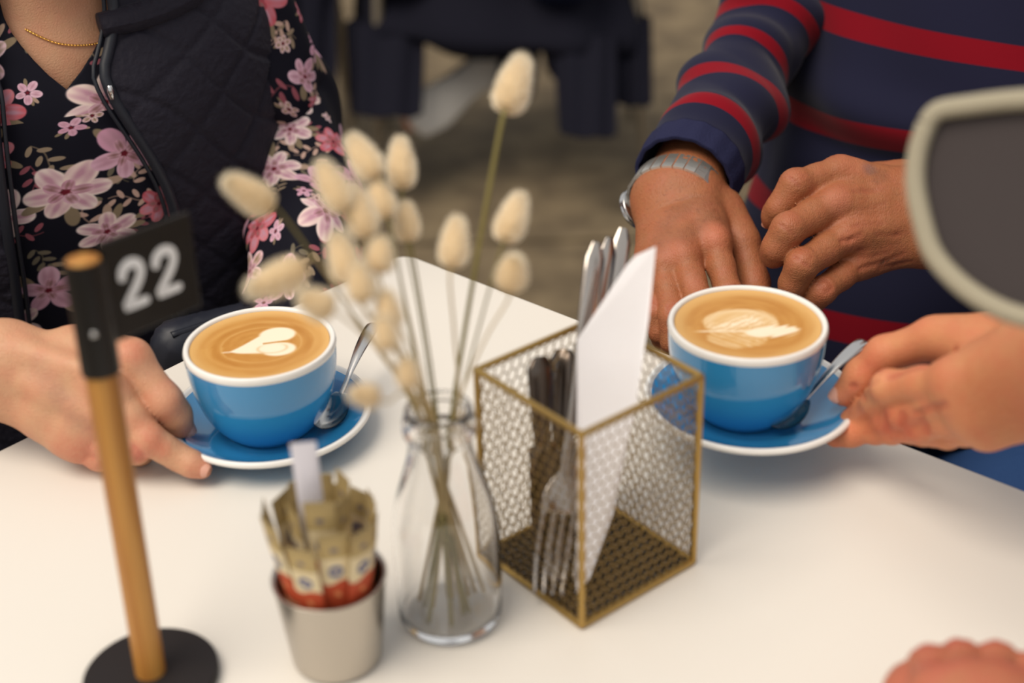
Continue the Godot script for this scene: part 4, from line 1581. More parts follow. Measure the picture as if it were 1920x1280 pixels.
func field_at(chains: Array, p: Vector3, k := 0.03) -> float:
	var best := 1.0
	for ch in chains:
		for b in ch.bones:
			var ab: Vector3 = b[1] - b[0]
			var h := clampf((p - b[0]).dot(ab) / maxf(ab.length_squared(), 1e-10), 0.0, 1.0)
			var d: float = (p - b[0] - ab * h).length() - lerpf(b[2], b[3], h)
			var w: float = k - absf(d - best)
			best = minf(best, d) - (w * w * 0.25 / k if w > 0.0 else 0.0)
	return best


func drop(chains: Array, p: Vector3, dir: Vector3, off := 0.0, k := 0.03) -> Vector3:      # from p along dir to the skin
	for step in 40:
		var d := field_at(chains, p, k) - off
		p += dir * d
		if absf(d) < 0.0002:
			break
	return p


# the place on a hand that is seen at x, y of the photograph
func on_skin(chains: Array, x: float, y: float, from := 0.72) -> Vector3:
	var p := at_px(x, y, from)
	return drop(chains, p, (p - Vector3(0.0000, 1.2700, 0.0000)).normalized(), 0.0, 0.006)


# fine hairs on a patch of skin: lines from a to b in the photograph give where and which way they lie
func hairs(chains: Array, patches: Array, count: int, seed_: int) -> ArrayMesh:
	var rng := RandomNumberGenerator.new()
	rng.seed = seed_
	var mb := MB.new()
	for k in count:
		var q: Array = patches[k % patches.size()]
		var c: Vector2 = (q[0] as Vector2) + Vector2.from_angle(rng.randf() * TAU) * sqrt(rng.randf()) * q[2]
		var p := on_skin(chains, c.x, c.y, 0.9)
		var d: Vector2 = ((q[1] as Vector2).normalized() + Vector2(rng.randf_range(-0.35, 0.35), rng.randf_range(-0.35, 0.35))) * rng.randf_range(9, 17)
		var e := on_skin(chains, c.x + d.x, c.y + d.y, 0.9)
		if p.distance_to(e) > 0.012:
			continue
		var out := (Vector3(0.0000, 1.2700, 0.0000) - p).normalized()
		var mid := p.lerp(e, 0.5) + out * 0.0007
		var side := (e - p).cross(out).normalized() * 0.00014
		mb.quad(p - side, p + side, mid + side, mid - side)
		mb.tri(mid - side, mid + side, e + out * 0.0005)
	return mb.mesh()


# creases over the knuckles and the blush of the joints
func knuckle_detail(f: Dictionary, grooves: Array, spots: Array, red: Color, w := 1.0) -> void:
	for n in ["index", "middle", "ring", "little"]:
		var j: Array = f[n]
		var mid: Vector3 = (j[0] + j[3]) / 2
		var dorsal: Vector3 = (j[1] - mid).normalized()
		var along: Vector3 = (j[2] - j[0]).normalized()
		var side := along.cross(dorsal).normalized()
		dorsal = side.cross(along)
		for q in [-0.0036, -0.0012, 0.0014, 0.0040]:
			var c: Vector3 = j[1] + dorsal * 0.0098 * w + along * q
			grooves.append([c - side * 0.0050, c + side * 0.0050, 0.0012, 0.0009])
		var along2: Vector3 = (j[3] - j[1]).normalized()
		var d2 := side.cross(along2)
		for q in [-0.0012, 0.0014]:
			var c: Vector3 = j[2] + d2 * 0.0085 * w + along2 * q
			grooves.append([c - side * 0.004, c + side * 0.004, 0.0010, 0.0005])
		spots.append([j[1] + dorsal * 0.009, 0.0105, red, 0.55])
		spots.append([j[0] + dorsal * 0.009, 0.0150, red, 0.40])
		spots.append([j[3], 0.0125, red, 0.55])
	for k in [1, 2]:
		spots.append([f.thumb[k], 0.017, red, 0.45])
	spots.append([f.thumb[3], 0.014, red, 0.5])


func finger_nails(f: Dictionary, which: Array, faces: Dictionary, m: Material, owner_: Node, w := 1.0) -> void:
	for n in which:
		var j: Array = f[n]
		var mid: Vector3 = (j[0] + j[3]) / 2
		var d: Vector3 = faces[n] if faces.has(n) else (j[2] - (j[1] + j[3]) / 2).normalized()
		part("fingernail", nail(j[2], j[3], d, (0.0079 if n == "thumb" else 0.0067) * w).mesh(), m, owner_, true)


# head with a face, on its neck: c the middle of the skull, f where it looks, s the size (1 = a 22 cm head)
func head_chains(c: Vector3, f: Vector3, neck: Vector3, s := 1.0) -> Array:
	var up := (Vector3.UP - f * f.y * 0.5).normalized()
	var r := f.cross(up).normalized()
	var P := func(x: float, y: float, z: float) -> Vector3: return c + (r * x + up * y + f * z) * s
	return [
		{"bones": [[P.call(0, 0.025, -0.025), P.call(0, 0.025, 0.012), 0.082 * s, 0.078 * s], [P.call(0, -0.03, 0.03), P.call(0, -0.075, 0.052), 0.058 * s, 0.036 * s], [P.call(-0.038, -0.03, 0.035), P.call(-0.022, -0.078, 0.05), 0.032 * s, 0.026 * s], [P.call(0.038, -0.03, 0.035), P.call(0.022, -0.078, 0.05), 0.032 * s, 0.026 * s]], "k": 0.03},
		{"bones": [[neck, c + (f * -0.015 - up * 0.03) * s, 0.052 * s, 0.050 * s]], "k0": 0.03},
		{"bones": [[P.call(0, 0.012, 0.086), P.call(0, -0.022, 0.104), 0.009 * s, 0.012 * s], [P.call(-0.010, -0.027, 0.090), P.call(0.010, -0.027, 0.090), 0.010 * s, 0.010 * s]], "k": 0.01, "k0": 0.010},
		{"bones": [[P.call(-0.034, 0.026, 0.074), P.call(0.034, 0.026, 0.074), 0.012 * s, 0.012 * s]], "k0": 0.012},
		{"bones": [[P.call(-0.020, -0.054, 0.080), P.call(0.020, -0.054, 0.080), 0.0065 * s, 0.0065 * s], [P.call(-0.016, -0.064, 0.079), P.call(0.016, -0.064, 0.079), 0.0075 * s, 0.0075 * s]], "k": 0.002, "k0": 0.006},
		{"bones": [[P.call(-0.078, 0.018, -0.008), P.call(-0.076, -0.022, -0.002), 0.014 * s, 0.010 * s], [P.call(0.078, 0.018, -0.008), P.call(0.076, -0.022, -0.002), 0.014 * s, 0.010 * s]], "k0": 0.004},
	]


func face_parts(c: Vector3, f: Vector3, s: float, hair: Material, hair_len: float, owner_: Node) -> void:
	var up := (Vector3.UP - f * f.y * 0.5).normalized()
	var r := f.cross(up).normalized()
	for e in [-1, 1]:
		part("eye", lathe(curve2([Vector2(0, -0.011), Vector2(0.009, -0.006), Vector2(0.011, 0), Vector2(0.009, 0.006), Vector2(0, 0.011)], 4), 20, null, c + (r * e * 0.031 + up * 0.008 + f * 0.080) * s).mesh(), M.silver_eye, owner_, true)
		part("iris", lathe([Vector2(0, 0), Vector2(0.0052, 0.0), Vector2(0.0046, 0.0012), Vector2(0, 0.0016)], 20, null, c + (r * e * 0.031 + up * 0.006 + f * 0.0905) * s, Basis(Quaternion(Vector3.UP, (f - up * 0.25).normalized()))).mesh(), M.iris, owner_, true)
		part("eyebrow", tube([c + (r * e * 0.016 + up * 0.030 + f * 0.088) * s, c + (r * e * 0.032 + up * 0.034 + f * 0.086) * s, c + (r * e * 0.048 + up * 0.027 + f * 0.072) * s], [0.0022, 0.0030, 0.0014], 8).mesh(), hair, owner_, true)
	var hb := MB.new()
	var ch := [{"bones": [[c + (up * 0.036 - f * 0.030) * s, c + (up * 0.040 + f * 0.002) * s, 0.091 * s, 0.084 * s], [c + (up * 0.0 - f * 0.045) * s, c + (up * -hair_len - f * 0.045) * s, 0.080 * s, 0.060 * s]], "k": 0.02}]
	for e in [-1, 1]:
		if hair_len > 0.05:
			ch.append({"bones": [[c + (r * e * 0.062 + up * 0.03 - f * 0.02) * s, c + (r * e * 0.066 - up * hair_len * 0.9 - f * 0.02) * s, 0.034 * s, 0.024 * s]], "k0": 0.02})
	flesh(ch, 0.009, hb, func(_p, _n, _q): return Color.WHITE, [], 0.004)
	hb.c.clear()
	part("hair", hb.mesh(), hair, owner_, true)


func shoe_on(t: Node, heel: Vector3, toe: Vector3, m: Material) -> void:      # heel and toe: the ends of the foot's bone
	var mb := MB.new()
	var up := Vector3(0, 0.012, 0)
	flesh([{"bones": [[heel + up, heel.lerp(toe, 0.5), 0.046, 0.041], [heel.lerp(toe, 0.5), toe, 0.043, 0.034], [heel + up, heel + Vector3(0, 0.045, 0), 0.044, 0.048]], "k": 0.02}], 0.006, mb, func(_p, _n, _q): return Color.WHITE)
	mb.c.clear()
	for k in mb.v.size():
		mb.v[k].y = maxf(mb.v[k].y, 0.002)
	part("shoe", mb.mesh(), m, t, true)


func build_woman() -> void:
	var F := Vector3(0.375, 0, 0.927)
	var X := Vector3(0.927, 0, -0.375)
	var t := thing("person", "woman in a dark quilted vest over a floral blouse, holding a saucer", "person", Vector3(-0.40, 0, -1.17))
	var sk := skin_look(lin(206, 158, 124), lin(204, 126, 102), lin(158, 110, 80), [])
	# the hand that holds the saucer
	var hand := {
		"thumb": [Vector3(-0.2836, 0.8182, -0.8037), Vector3(-0.2425, 0.8227, -0.7867), Vector3(-0.2219, 0.7985, -0.7731), Vector3(-0.2155, 0.7752, -0.7795)],
		"index": [Vector3(-0.2521, 0.8093, -0.7688), Vector3(-0.2304, 0.7821, -0.7547), Vector3(-0.2140, 0.7683, -0.7538), Vector3(-0.1991, 0.7623, -0.7493)],
		"middle": [Vector3(-0.2635, 0.7913, -0.7702), Vector3(-0.2413, 0.7752, -0.7565), Vector3(-0.2441, 0.7601, -0.7744), Vector3(-0.2594, 0.7551, -0.7865)],
		"ring": [Vector3(-0.2725, 0.7793, -0.7680), Vector3(-0.2546, 0.7692, -0.7601), Vector3(-0.2594, 0.7565, -0.7781), Vector3(-0.2721, 0.7560, -0.7870)],
		"little": [Vector3(-0.2798, 0.7699, -0.7685), Vector3(-0.2673, 0.7638, -0.7639), Vector3(-0.2713, 0.7553, -0.7774), Vector3(-0.2807, 0.7549, -0.7841)],
	}
	var arm := [Vector3(-0.3350, 0.8102, -0.8026), Vector3(-0.4507, 0.7892, -0.8597)]
	var hb := MB.new()
	var spots := []
	var gr := []
	knuckle_detail(hand, gr, spots, lin(206, 110, 96))
	var hc := hand_chains(arm, hand, 1.0, [0.0245, 0.029])
	# tendons and veins on the back of the hand
	for v in [[Vector3(-0.3122, 0.8295, -0.7906), Vector3(-0.2508, 0.8239, -0.7633), 0.0045], [Vector3(-0.3067, 0.8117, -0.7771), Vector3(-0.2641, 0.7992, -0.7597), 0.004]]:
		hc.append({"bones": [[v[0], v[1], v[2], v[2]]], "k0": 0.010})
	for k in 7:      # the folds of the bent wrist
		var a := on_skin(hc, 44 - 9 * k, 655)
		var b := on_skin(hc, 48 - 10 * k, 715)
		gr.append([a, b, 0.0013, 0.0007])
		gr.append([b, on_skin(hc, 52 - 9 * k, 765), 0.0013, 0.0007])
	for v in [[100, 720, 0.012], [125, 755, 0.012], [150, 790, 0.012], [75, 690, 0.012], [110, 740, 0.008], [270, 690, 0.010]]:
		spots.append([on_skin(hc, v[0], v[1]), v[2], lin(168, 124, 104), 0.45])
	for v in [[290, 832, 0.012], [300, 845, 0.009], [276, 800, 0.012], [252, 655, 0.012], [140, 855, 0.02]]:
		spots.append([on_skin(hc, v[0], v[1]), v[2], lin(204, 112, 90), 0.5])
	flesh(hc, 0.0017, hb, skin_look(lin(206, 158, 124), lin(204, 126, 102), lin(158, 110, 80), spots), gr, 0.00012)
	# forearm out of the frame, torso, neck, head, legs: one coarse grid
	var elbow := Vector3(-0.58, 0.82, -0.92)
	var neck := Vector3(-0.362, 1.00, -1.13)
	var skull := Vector3(-0.335, 1.135, -1.095)
	var gaze := Vector3(0.42, -0.45, 0.79).normalized()
	var torso := [
		{"bones": [[Vector3(-0.40, 0.56, -1.17) + X * 0.07, Vector3(-0.40, 0.56, -1.17) - X * 0.07, 0.105, 0.105], [Vector3(-0.395, 0.72, -1.145) + X * 0.055, Vector3(-0.395, 0.72, -1.145) - X * 0.055, 0.098, 0.098], [Vector3(-0.38, 0.83, -1.132) + X * 0.062, Vector3(-0.38, 0.83, -1.132) - X * 0.062, 0.084, 0.084], [Vector3(-0.37, 0.90, -1.132) + X * 0.075, Vector3(-0.37, 0.90, -1.132) - X * 0.075, 0.078, 0.078], [Vector3(-0.365, 0.955, -1.14) + X * 0.12, Vector3(-0.365, 0.955, -1.14) - X * 0.12, 0.046, 0.046], [Vector3(-0.40, 0.56, -1.17), Vector3(-0.368, 0.90, -1.13), 0.09, 0.070]], "k": 0.03},
		{"bones": [[Vector3(-0.364, 0.945, -1.138), neck, 0.058, 0.050]], "k0": 0.035},
		{"bones": [[Vector3(-0.365, 0.955, -1.14) - X * 0.14, elbow, 0.045, 0.036], [elbow, arm[1], 0.034, 0.026]], "k0": 0.02},
		{"bones": [[Vector3(-0.365, 0.955, -1.14) + X * 0.13, Vector3(-0.1874, 0.8476, -1.2025), 0.036, 0.032], [Vector3(-0.1874, 0.8476, -1.2025), Vector3(-0.1730, 0.7655, -1.1160), 0.032, 0.030], [Vector3(-0.1730, 0.7655, -1.1160), Vector3(-0.1873, 0.6907, -0.9707), 0.030, 0.026]], "k0": 0.02},
	]
	for s in [-1, 1]:
		var knee: Vector3 = Vector3(-0.40, 0.50, -1.17) + X * s * 0.09 + F * 0.42
		torso.append({"bones": [[Vector3(-0.40, 0.53, -1.17) + X * s * 0.085, knee, 0.082, 0.055], [knee, Vector3(knee.x, 0.06, knee.z) - F * 0.05, 0.052, 0.036], [Vector3(knee.x, 0.045, knee.z) - F * 0.07, Vector3(knee.x, 0.03, knee.z) + F * 0.12, 0.036, 0.028]], "k0": 0.03, "k": 0.02})
	var body := MB.new()
	flesh(torso + head_chains(skull, gaze, neck, 1.0), 0.008, body, sk)
	var off := body.v.size()
	body.v.append_array(hb.v)
	body.c.append_array(hb.c)
	for q in hb.i:
		body.i.append(q + off)
	body.uv.clear()
	var bd := part("body", body.mesh(), M.skin, t, true)
	finger_nails(hand, ["thumb", "index"], {"thumb": Vector3(0.55, 0.35, 0.2), "index": Vector3(0.15, 0.55, 0.75)}, M.nail, bd)
	face_parts(skull, gaze, 1.0, M.hair_brown, 0.10, t)
	# clothes
	var rings := []
	for q in [[0.56, -0.412, -1.17, 0.190, 0.140], [0.66, -0.400, -1.155, 0.186, 0.130], [0.75, -0.388, -1.143, 0.184, 0.124], [0.83, -0.380, -1.136, 0.184, 0.122], [0.90, -0.372, -1.134, 0.184, 0.111], [0.955, -0.366, -1.139, 0.172, 0.088], [1.000, -0.362, -1.143, 0.105, 0.064]]:
		rings.append([Vector3(q[1], q[0], q[2]), X * q[3], F * q[4]])
	var vee := func(th: float) -> float: return clampf(0.705 + absf(th - PI / 2) * 0.80, 0.0, 0.95)
	var bl := part("blouse", loft(rings, 150, 90, {"ex": 2.4, "grow": -0.009, "top": vee, "thick": 0.0015, "disp": func(th, v, arc): return 0.0022 * sin(th * 9.0 + arc * 16.0) * (1.0 - v)}).mesh(true, 1e-5), M.floral, t, true)
	var open := func(v: float) -> Vector2:
		return Vector2(PI / 2 + 0.235 + 0.10 * maxf(0, v - 0.72) * 4.0, PI / 2 + TAU - (lerpf(0.34, 0.10, smoothstep(0.42, 0.75, v)) + 0.16 * maxf(0, v - 0.74) * 4.0))
	var quilt := func(th: float, v: float, arc: float) -> float:
		var u := th * 0.15
		var a := absf(fposmod((u * 0.75 + arc * 1.0 + 0.01 * sin(arc * 30.0)) / 0.052, 1.0) - 0.5) * 2.0
		var b := absf(fposmod((u * 0.75 - arc * 1.0 + 0.01 * sin(u * 40.0)) / 0.052, 1.0) - 0.5) * 2.0
		var puff := -0.0024 * maxf(smoothstep(0.80, 1.0, a), smoothstep(0.80, 1.0, b))
		return puff + 0.0035 * sin(th * 5.0 + arc * 22.0) * (1.0 - v * 0.6)
	var vest := part("quilted_vest", loft(rings, 260, 160, {"ex": 2.4, "grow": 0.004, "th": open, "thick": 0.007, "disp": quilt}).mesh(true, 1e-5), M.vest, t, true)
	for side in 2:
		var edge := []
		var teeth := []
		for k in 41:
			var v := k / 40.0 * 0.97
			var lim: Vector2 = open.call(v)
			var th := lim.x if side == 0 else lim.y - TAU
			edge.append(loft_point(rings, v, th, 2.4, 0.003))
			teeth.append(loft_point(rings, v, th + (-0.035 if side == 0 else 0.035), 2.4, 0.001))
		part("zip_tape", tube(edge, 0.0046, 10).mesh(), M.zip, vest, true)
		part("zip_teeth", tube(teeth, 0.0018, 8).mesh(), M.zip, vest, true)
		var pull: Vector3 = edge[30 if side == 0 else 29]
		part("zip_pull", tube([pull + F * 0.006 + Vector3(0, 0.004, 0), pull + F * 0.008, pull + F * 0.007 - Vector3(0, 0.006, 0)], [0.0022, 0.0026, 0.0016], 10).mesh(), M.silver, vest, true)
		# standing collar, soft and half rolled
		var col := []
		var rad := []
		for k in 16:
			var f := k / 15.0
			var th := lerpf(open.call(0.80).x if side == 0 else open.call(0.80).y - TAU, PI * 1.5 if side == 0 else -PI / 2, f)
			col.append(loft_point(rings, lerpf(0.81, 0.99, smoothstep(0, 0.55, f)), th, 2.2, -0.002) + Vector3(0, 0.008, 0))
			rad.append(0.011 + 0.003 * sin(f * 9.0) + 0.006 * f)
		part("collar", tube(curve3(col, 3), curve_radii(rad, 3), 14, null, 0.85).mesh(), M.vest, vest, true)
	# sleeves of the blouse
	var sh: Vector3 = Vector3(-0.365, 0.955, -1.14) + X * 0.128
	var sl := curve3([sh - X * 0.06 + Vector3(0, 0.002, 0), sh + X * 0.004 + Vector3(0, -0.004, 0), sh.lerp(Vector3(-0.1820, 0.8206, -1.1815), 0.6), Vector3(-0.1874, 0.8476, -1.2025), Vector3(-0.1810, 0.8020, -1.1653), Vector3(-0.1740, 0.7694, -1.1240), Vector3(-0.1711, 0.7488, -1.0722), Vector3(-0.1858, 0.6954, -0.9962)], 4)
	var rr := curve_radii([0.046, 0.052, 0.047, 0.036, 0.043, 0.047, 0.045, 0.040], 4)
	part("sleeve", loft(path_rings(sl, rr, F), 72, 110, {"disp": func(th, v, arc): return 0.004 * sin(arc * 60.0 + th * 1.0) * smoothstep(0.3, 0.7, v) + 0.003 * sin(th * 4.0 + arc * 25.0), "thick": 0.001}).mesh(true, 1e-5), M.floral, bl, true)
	var sh2: Vector3 = Vector3(-0.365, 0.955, -1.14) - X * 0.128
	var sl2 := curve3([sh2 + X * 0.06 + Vector3(0, 0.002, 0), sh2 - X * 0.004 + Vector3(0, -0.004, 0), sh2.lerp(elbow, 0.5), elbow + Vector3(-0.005, 0.0, 0.0), elbow.lerp(arm[1], 0.5), arm[1].lerp(arm[0], 0.12)], 4)
	part("sleeve", loft(path_rings(sl2, curve_radii([0.046, 0.055, 0.052, 0.050, 0.043, 0.038], 4), F), 48, 60, {"disp": func(th, v, arc): return 0.004 * sin(arc * 60.0 + th) * v, "thick": 0.001}).mesh(true, 1e-5), M.floral, bl, true)
	# necklace, lying on the skin
	var ch := curve3([Vector3(-0.3658, 0.9602, -1.0421), Vector3(-0.3492, 0.9542, -1.0158), Vector3(-0.3328, 0.9532, -1.0037), Vector3(-0.3189, 0.9552, -1.0048), Vector3(-0.3100, 0.9600, -1.0190), Vector3(-0.3076, 0.9642, -1.0443)], 9)
	var links := MB.new()
	var line := []
	for p in ch:
		line.append(drop(torso, p, (Vector3(0.15, -0.2, -1)).normalized(), 0.0022))
	for k in line.size() - 1:
		tube([line[k], line[k].lerp(line[k + 1], 0.5), line[k + 1]], [0.0005, 0.0010, 0.0005], 6, links)
	part("necklace", links.mesh(), M.gold_chain, t, true)
	# trousers
	var tr := MB.new()
	var legs := [{"bones": [[Vector3(-0.40, 0.55, -1.17) + X * 0.075, Vector3(-0.40, 0.55, -1.17) - X * 0.075, 0.115, 0.115]], "k": 0.03}]
	for s in [-1, 1]:
		var knee: Vector3 = Vector3(-0.40, 0.50, -1.17) + X * s * 0.09 + F * 0.42
		legs.append({"bones": [[Vector3(-0.40, 0.53, -1.17) + X * s * 0.085, knee, 0.092, 0.066], [knee, Vector3(knee.x, 0.11, knee.z) - F * 0.045, 0.064, 0.058]], "k0": 0.03, "k": 0.02})
		shoe_on(t, Vector3(knee.x, 0.048, knee.z) - F * 0.07, Vector3(knee.x, 0.036, knee.z) + F * 0.12, M.black)
	flesh(legs, 0.011, tr, func(_p, _n, _q): return Color.WHITE)
	tr.c.clear()
	part("trousers", tr.mesh(), M.dark_trousers, t, true)
	var bg := thing("handbag", "small dark handbag with silver rings on the woman's lap", "bag", Vector3(-0.235, 0.66, -0.985))
	var hbm := MB.new()
	flesh([{"bones": [[Vector3(-0.2609, 0.7345, -0.9666), Vector3(-0.1762, 0.7167, -1.0426), 0.018, 0.018], [Vector3(-0.2612, 0.7000, -0.9759), Vector3(-0.1799, 0.6857, -1.0482), 0.026, 0.026]], "k": 0.03}], 0.006, hbm, func(_p, _n, _q): return Color.WHITE, [], 0.001)
	hbm.c.clear()
	part("pouch", hbm.mesh(), M.bag, bg, true)
	part("zipper", tube(curve3([Vector3(-0.2600, 0.7470, -0.9542), Vector3(-0.2325, 0.7447, -0.9781), Vector3(-0.2043, 0.7400, -1.0099), Vector3(-0.1714, 0.7332, -1.0347)], 6), 0.0028, 8).mesh(), M.zip, bg, true)
	for q in [Vector3(-0.1634, 0.7387, -1.0378), Vector3(-0.1745, 0.7386, -1.0320)]:
		var ring := []
		for k in 17:
			ring.append(q + Vector3(cos(TAU * k / 16), sin(TAU * k / 16), 0) * 0.006)
		part("ring", tube(ring, 0.0012, 8).mesh(), M.silver, bg, true)


func curve_radii(r: Array, sub: int) -> Array:
	var out := []
	for k in r.size() - 1:
		for s in sub:
			out.append(lerpf(r[k], r[k + 1], smoothstep(0, 1, float(s) / sub)))
	out.append(r[-1])
	return out


func build_man() -> void:
	var F := Vector3(-0.5, 0, 0.866)
	var X := Vector3(0.866, -0.05, 0.5).normalized()
	var t := thing("person", "man in a navy rugby sweater with red stripes and a steel watch", "person", Vector3(0.44, 0, -1.25))
	var base := lin(160, 102, 68)
	var red := lin(176, 96, 70)
	var dark := lin(84, 48, 28)
	var right := {
		"thumb": [Vector3(0.1698, 0.7984, -1.0370), Vector3(0.1828, 0.7855, -1.0068), Vector3(0.1885, 0.7649, -0.9780), Vector3(0.1868, 0.7505, -0.9526)],
		"index": [Vector3(0.1571, 0.7974, -0.9883), Vector3(0.1636, 0.7724, -0.9455), Vector3(0.1623, 0.7481, -0.9398), Vector3(0.1609, 0.7285, -0.9517)],
		"middle": [Vector3(0.1324, 0.7903, -0.9785), Vector3(0.1404, 0.7707, -0.9330), Vector3(0.1394, 0.7487, -0.9253), Vector3(0.1384, 0.7256, -0.9352)],
		"ring": [Vector3(0.1177, 0.7842, -0.9808), Vector3(0.1208, 0.7631, -0.9333), Vector3(0.1207, 0.7438, -0.9271), Vector3(0.1233, 0.7244, -0.9380)],
		"little": [Vector3(0.1101, 0.7759, -0.9888), Vector3(0.1080, 0.7596, -0.9474), Vector3(0.1115, 0.7454, -0.9395), Vector3(0.1168, 0.7303, -0.9470)],
	}
	var arm_r := [Vector3(0.1343, 0.8107, -1.0497), Vector3(0.2206, 0.8480, -1.2222)]
	var left := {
		"fat": 1.13,
		"thumb": [Vector3(0.3129, 0.8164, -1.0414), Vector3(0.2861, 0.8091, -1.0660), Vector3(0.2535, 0.8025, -1.0565), Vector3(0.2304, 0.7959, -1.0414)],
		"index": [Vector3(0.2560, 0.8380, -1.0146), Vector3(0.2188, 0.8378, -0.9961), Vector3(0.2071, 0.8209, -0.9923), Vector3(0.2036, 0.8077, -0.9998)],
		"middle": [Vector3(0.2497, 0.8245, -0.9909), Vector3(0.2083, 0.8172, -0.9615), Vector3(0.2002, 0.8030, -0.9604), Vector3(0.2002, 0.7906, -0.9695)],
		"ring": [Vector3(0.2574, 0.8040, -0.9770), Vector3(0.2170, 0.7959, -0.9449), Vector3(0.2114, 0.7791, -0.9469), Vector3(0.2143, 0.7606, -0.9595)],
		"little": [Vector3(0.2673, 0.7809, -0.9755), Vector3(0.2332, 0.7740, -0.9441), Vector3(0.2267, 0.7614, -0.9485), Vector3(0.2270, 0.7480, -0.9616)],
	}
	var arm_l := [Vector3(0.3277, 0.8062, -1.0013), Vector3(0.4979, 0.7624, -1.0914)]
	var torso := []
	var cs := [[0.58, 0.445, -1.24, 0.20, 0.135], [0.70, 0.450, -1.245, 0.222, 0.142], [0.80, 0.455, -1.25, 0.208, 0.142], [0.90, 0.46, -1.26, 0.196, 0.128], [0.98, 0.465, -1.27, 0.192, 0.11], [1.05, 0.47, -1.285, 0.13, 0.08]]
	for q in cs:
		var c := Vector3(q[1], q[0], q[2])
		var r: float = q[4] - 0.040
		torso.append([c + X * (q[3] - q[4]), c - X * (q[3] - q[4]), r, r])
	var ch := [{"bones": torso + [[Vector3(0.45, 0.6, -1.24), Vector3(0.465, 1.0, -1.27), 0.09, 0.08]], "k": 0.03}]
	var neck := Vector3(0.462, 1.11, -1.27)
	var skull := Vector3(0.44, 1.245, -1.225)
	var gaze := Vector3(-0.50, -0.45, 0.74).normalized()
	var sh_r := Vector3(0.465, 1.02, -1.27) - X * 0.185
	var sh_l := Vector3(0.465, 1.02, -1.27) + X * 0.185
	ch.append({"bones": [[sh_r, Vector3(0.2559, 0.8988, -1.2944), 0.040, 0.032], [Vector3(0.2559, 0.8988, -1.2944), arm_r[1], 0.032, 0.030], [arm_r[1], arm_r[0].lerp(arm_r[1], 0.15), 0.030, 0.024]], "k0": 0.02})
	ch.append({"bones": [[sh_l, arm_l[1], 0.05, 0.038], [arm_l[1], arm_l[0].lerp(arm_l[1], 0.15), 0.036, 0.026]], "k0": 0.02})
	for s in [-1, 1]:
		var hip: Vector3 = Vector3(0.445, 0.53, -1.24) + X * s * 0.09
		var knee: Vector3 = hip + F * 0.42 + X * s * 0.05
		ch.append({"bones": [[hip, knee, 0.085, 0.058], [knee, Vector3(knee.x, 0.06, knee.z), 0.055, 0.038], [Vector3(knee.x, 0.045, knee.z) - F * 0.03, Vector3(knee.x, 0.03, knee.z) + F * 0.17, 0.038, 0.030]], "k0": 0.03, "k": 0.02})
	var body := MB.new()
	flesh(ch + head_chains(skull, gaze, neck, 1.06), 0.009, body, skin_look(base, red, dark, []))
	var tufts := []
	for side in 2:
		var f: Dictionary = right if side == 0 else left
		var arm: Array = arm_r if side == 0 else arm_l
		var gr := []
		var spots := []
		knuckle_detail(f, gr, spots, red, 1.08)
		var hc := hand_chains([arm[0], arm[0].lerp(arm[1], 0.34)], f, 1.08, [0.0275, 0.030] if side == 0 else [0.0330, 0.031])
		# tendons fan from the wrist to the knuckles
		for n in ["index", "middle", "ring"]:
			var j: Array = f[n]
			var d: Vector3 = ((j[1] - (j[0] + j[3]) / 2) + (Vector3(0, 0.25, 0.97) * 0.01)).normalized()
			hc.append({"bones": [[(arm[0] as Vector3).lerp(j[0], 0.35) + d * 0.0125, j[0] + d * 0.0105, 0.003, 0.004], [j[0] + d * 0.0085, j[0] + d * 0.0085, 0.0072, 0.0072]], "k0": 0.010, "k": 0.004})
		if side == 1:
			for q in [[1628, 318, 0.0080, 110, 88, 86, 0.8], [1648, 332, 0.0090, 120, 72, 50, 0.6], [1640, 345, 0.0050, 130, 78, 52, 0.6], [1588, 340, 0.0028, 84, 44, 30, 0.9], [1525, 469, 0.0016, 84, 44, 30, 0.9], [1660, 490, 0.020, 116, 66, 46, 0.5], [1630, 530, 0.020, 108, 62, 44, 0.6], [1600, 300, 0.016, 206, 128, 98, 0.5], [1570, 378, 0.013, 206, 128, 104, 0.5], [1690, 520, 0.020, 108, 62, 44, 0.5], [1595, 450, 0.012, 190, 112, 84, 0.5]]:
				spots.append([on_skin(hc, q[0], q[1]), q[2], lin(q[3], q[4], q[5]), q[6]])
			for q in [[1600, 425, 1700, 412], [1606, 468, 1690, 452], [1612, 480, 1668, 470], [1590, 395, 1655, 384], [1612, 505, 1700, 470], [1640, 440, 1715, 432], [1650, 500, 1715, 485], [1622, 530, 1690, 510], [1600, 360, 1680, 352], [1578, 452, 1612, 440]]:
				var a := on_skin(hc, q[0], q[1])
				var b := on_skin(hc, (q[0] + q[2]) * 0.5, (q[1] + q[3]) * 0.5 + 3)
				var e := on_skin(hc, q[2], q[3])
				gr.append([a, b, 0.0020, 0.0012])
				gr.append([b, e, 0.0020, 0.0012])
			for q in [[1500, 350, 1478, 330], [1490, 440, 1462, 420], [1518, 500, 1488, 480]]:
				gr.append([on_skin(hc, q[0], q[1]), on_skin(hc, q[2], q[3]), 0.0013, 0.0009])
		else:
			for q in [[1300, 385], [1330, 400], [1270, 400], [1250, 430], [1310, 430], [1345, 410], [1280, 445], [1335, 378], [1240, 460], [1360, 425]]:
				spots.append([on_skin(hc, q[0], q[1]), 0.012, lin(112, 68, 46), 0.45])
			for q in [[1340, 440, 0.014, 206, 120, 92, 0.55], [1262, 470, 0.012, 196, 116, 90, 0.4], [1300, 530, 0.010, 196, 116, 92, 0.4]]:
				spots.append([on_skin(hc, q[0], q[1]), q[2], lin(q[3], q[4], q[5]), q[6]])
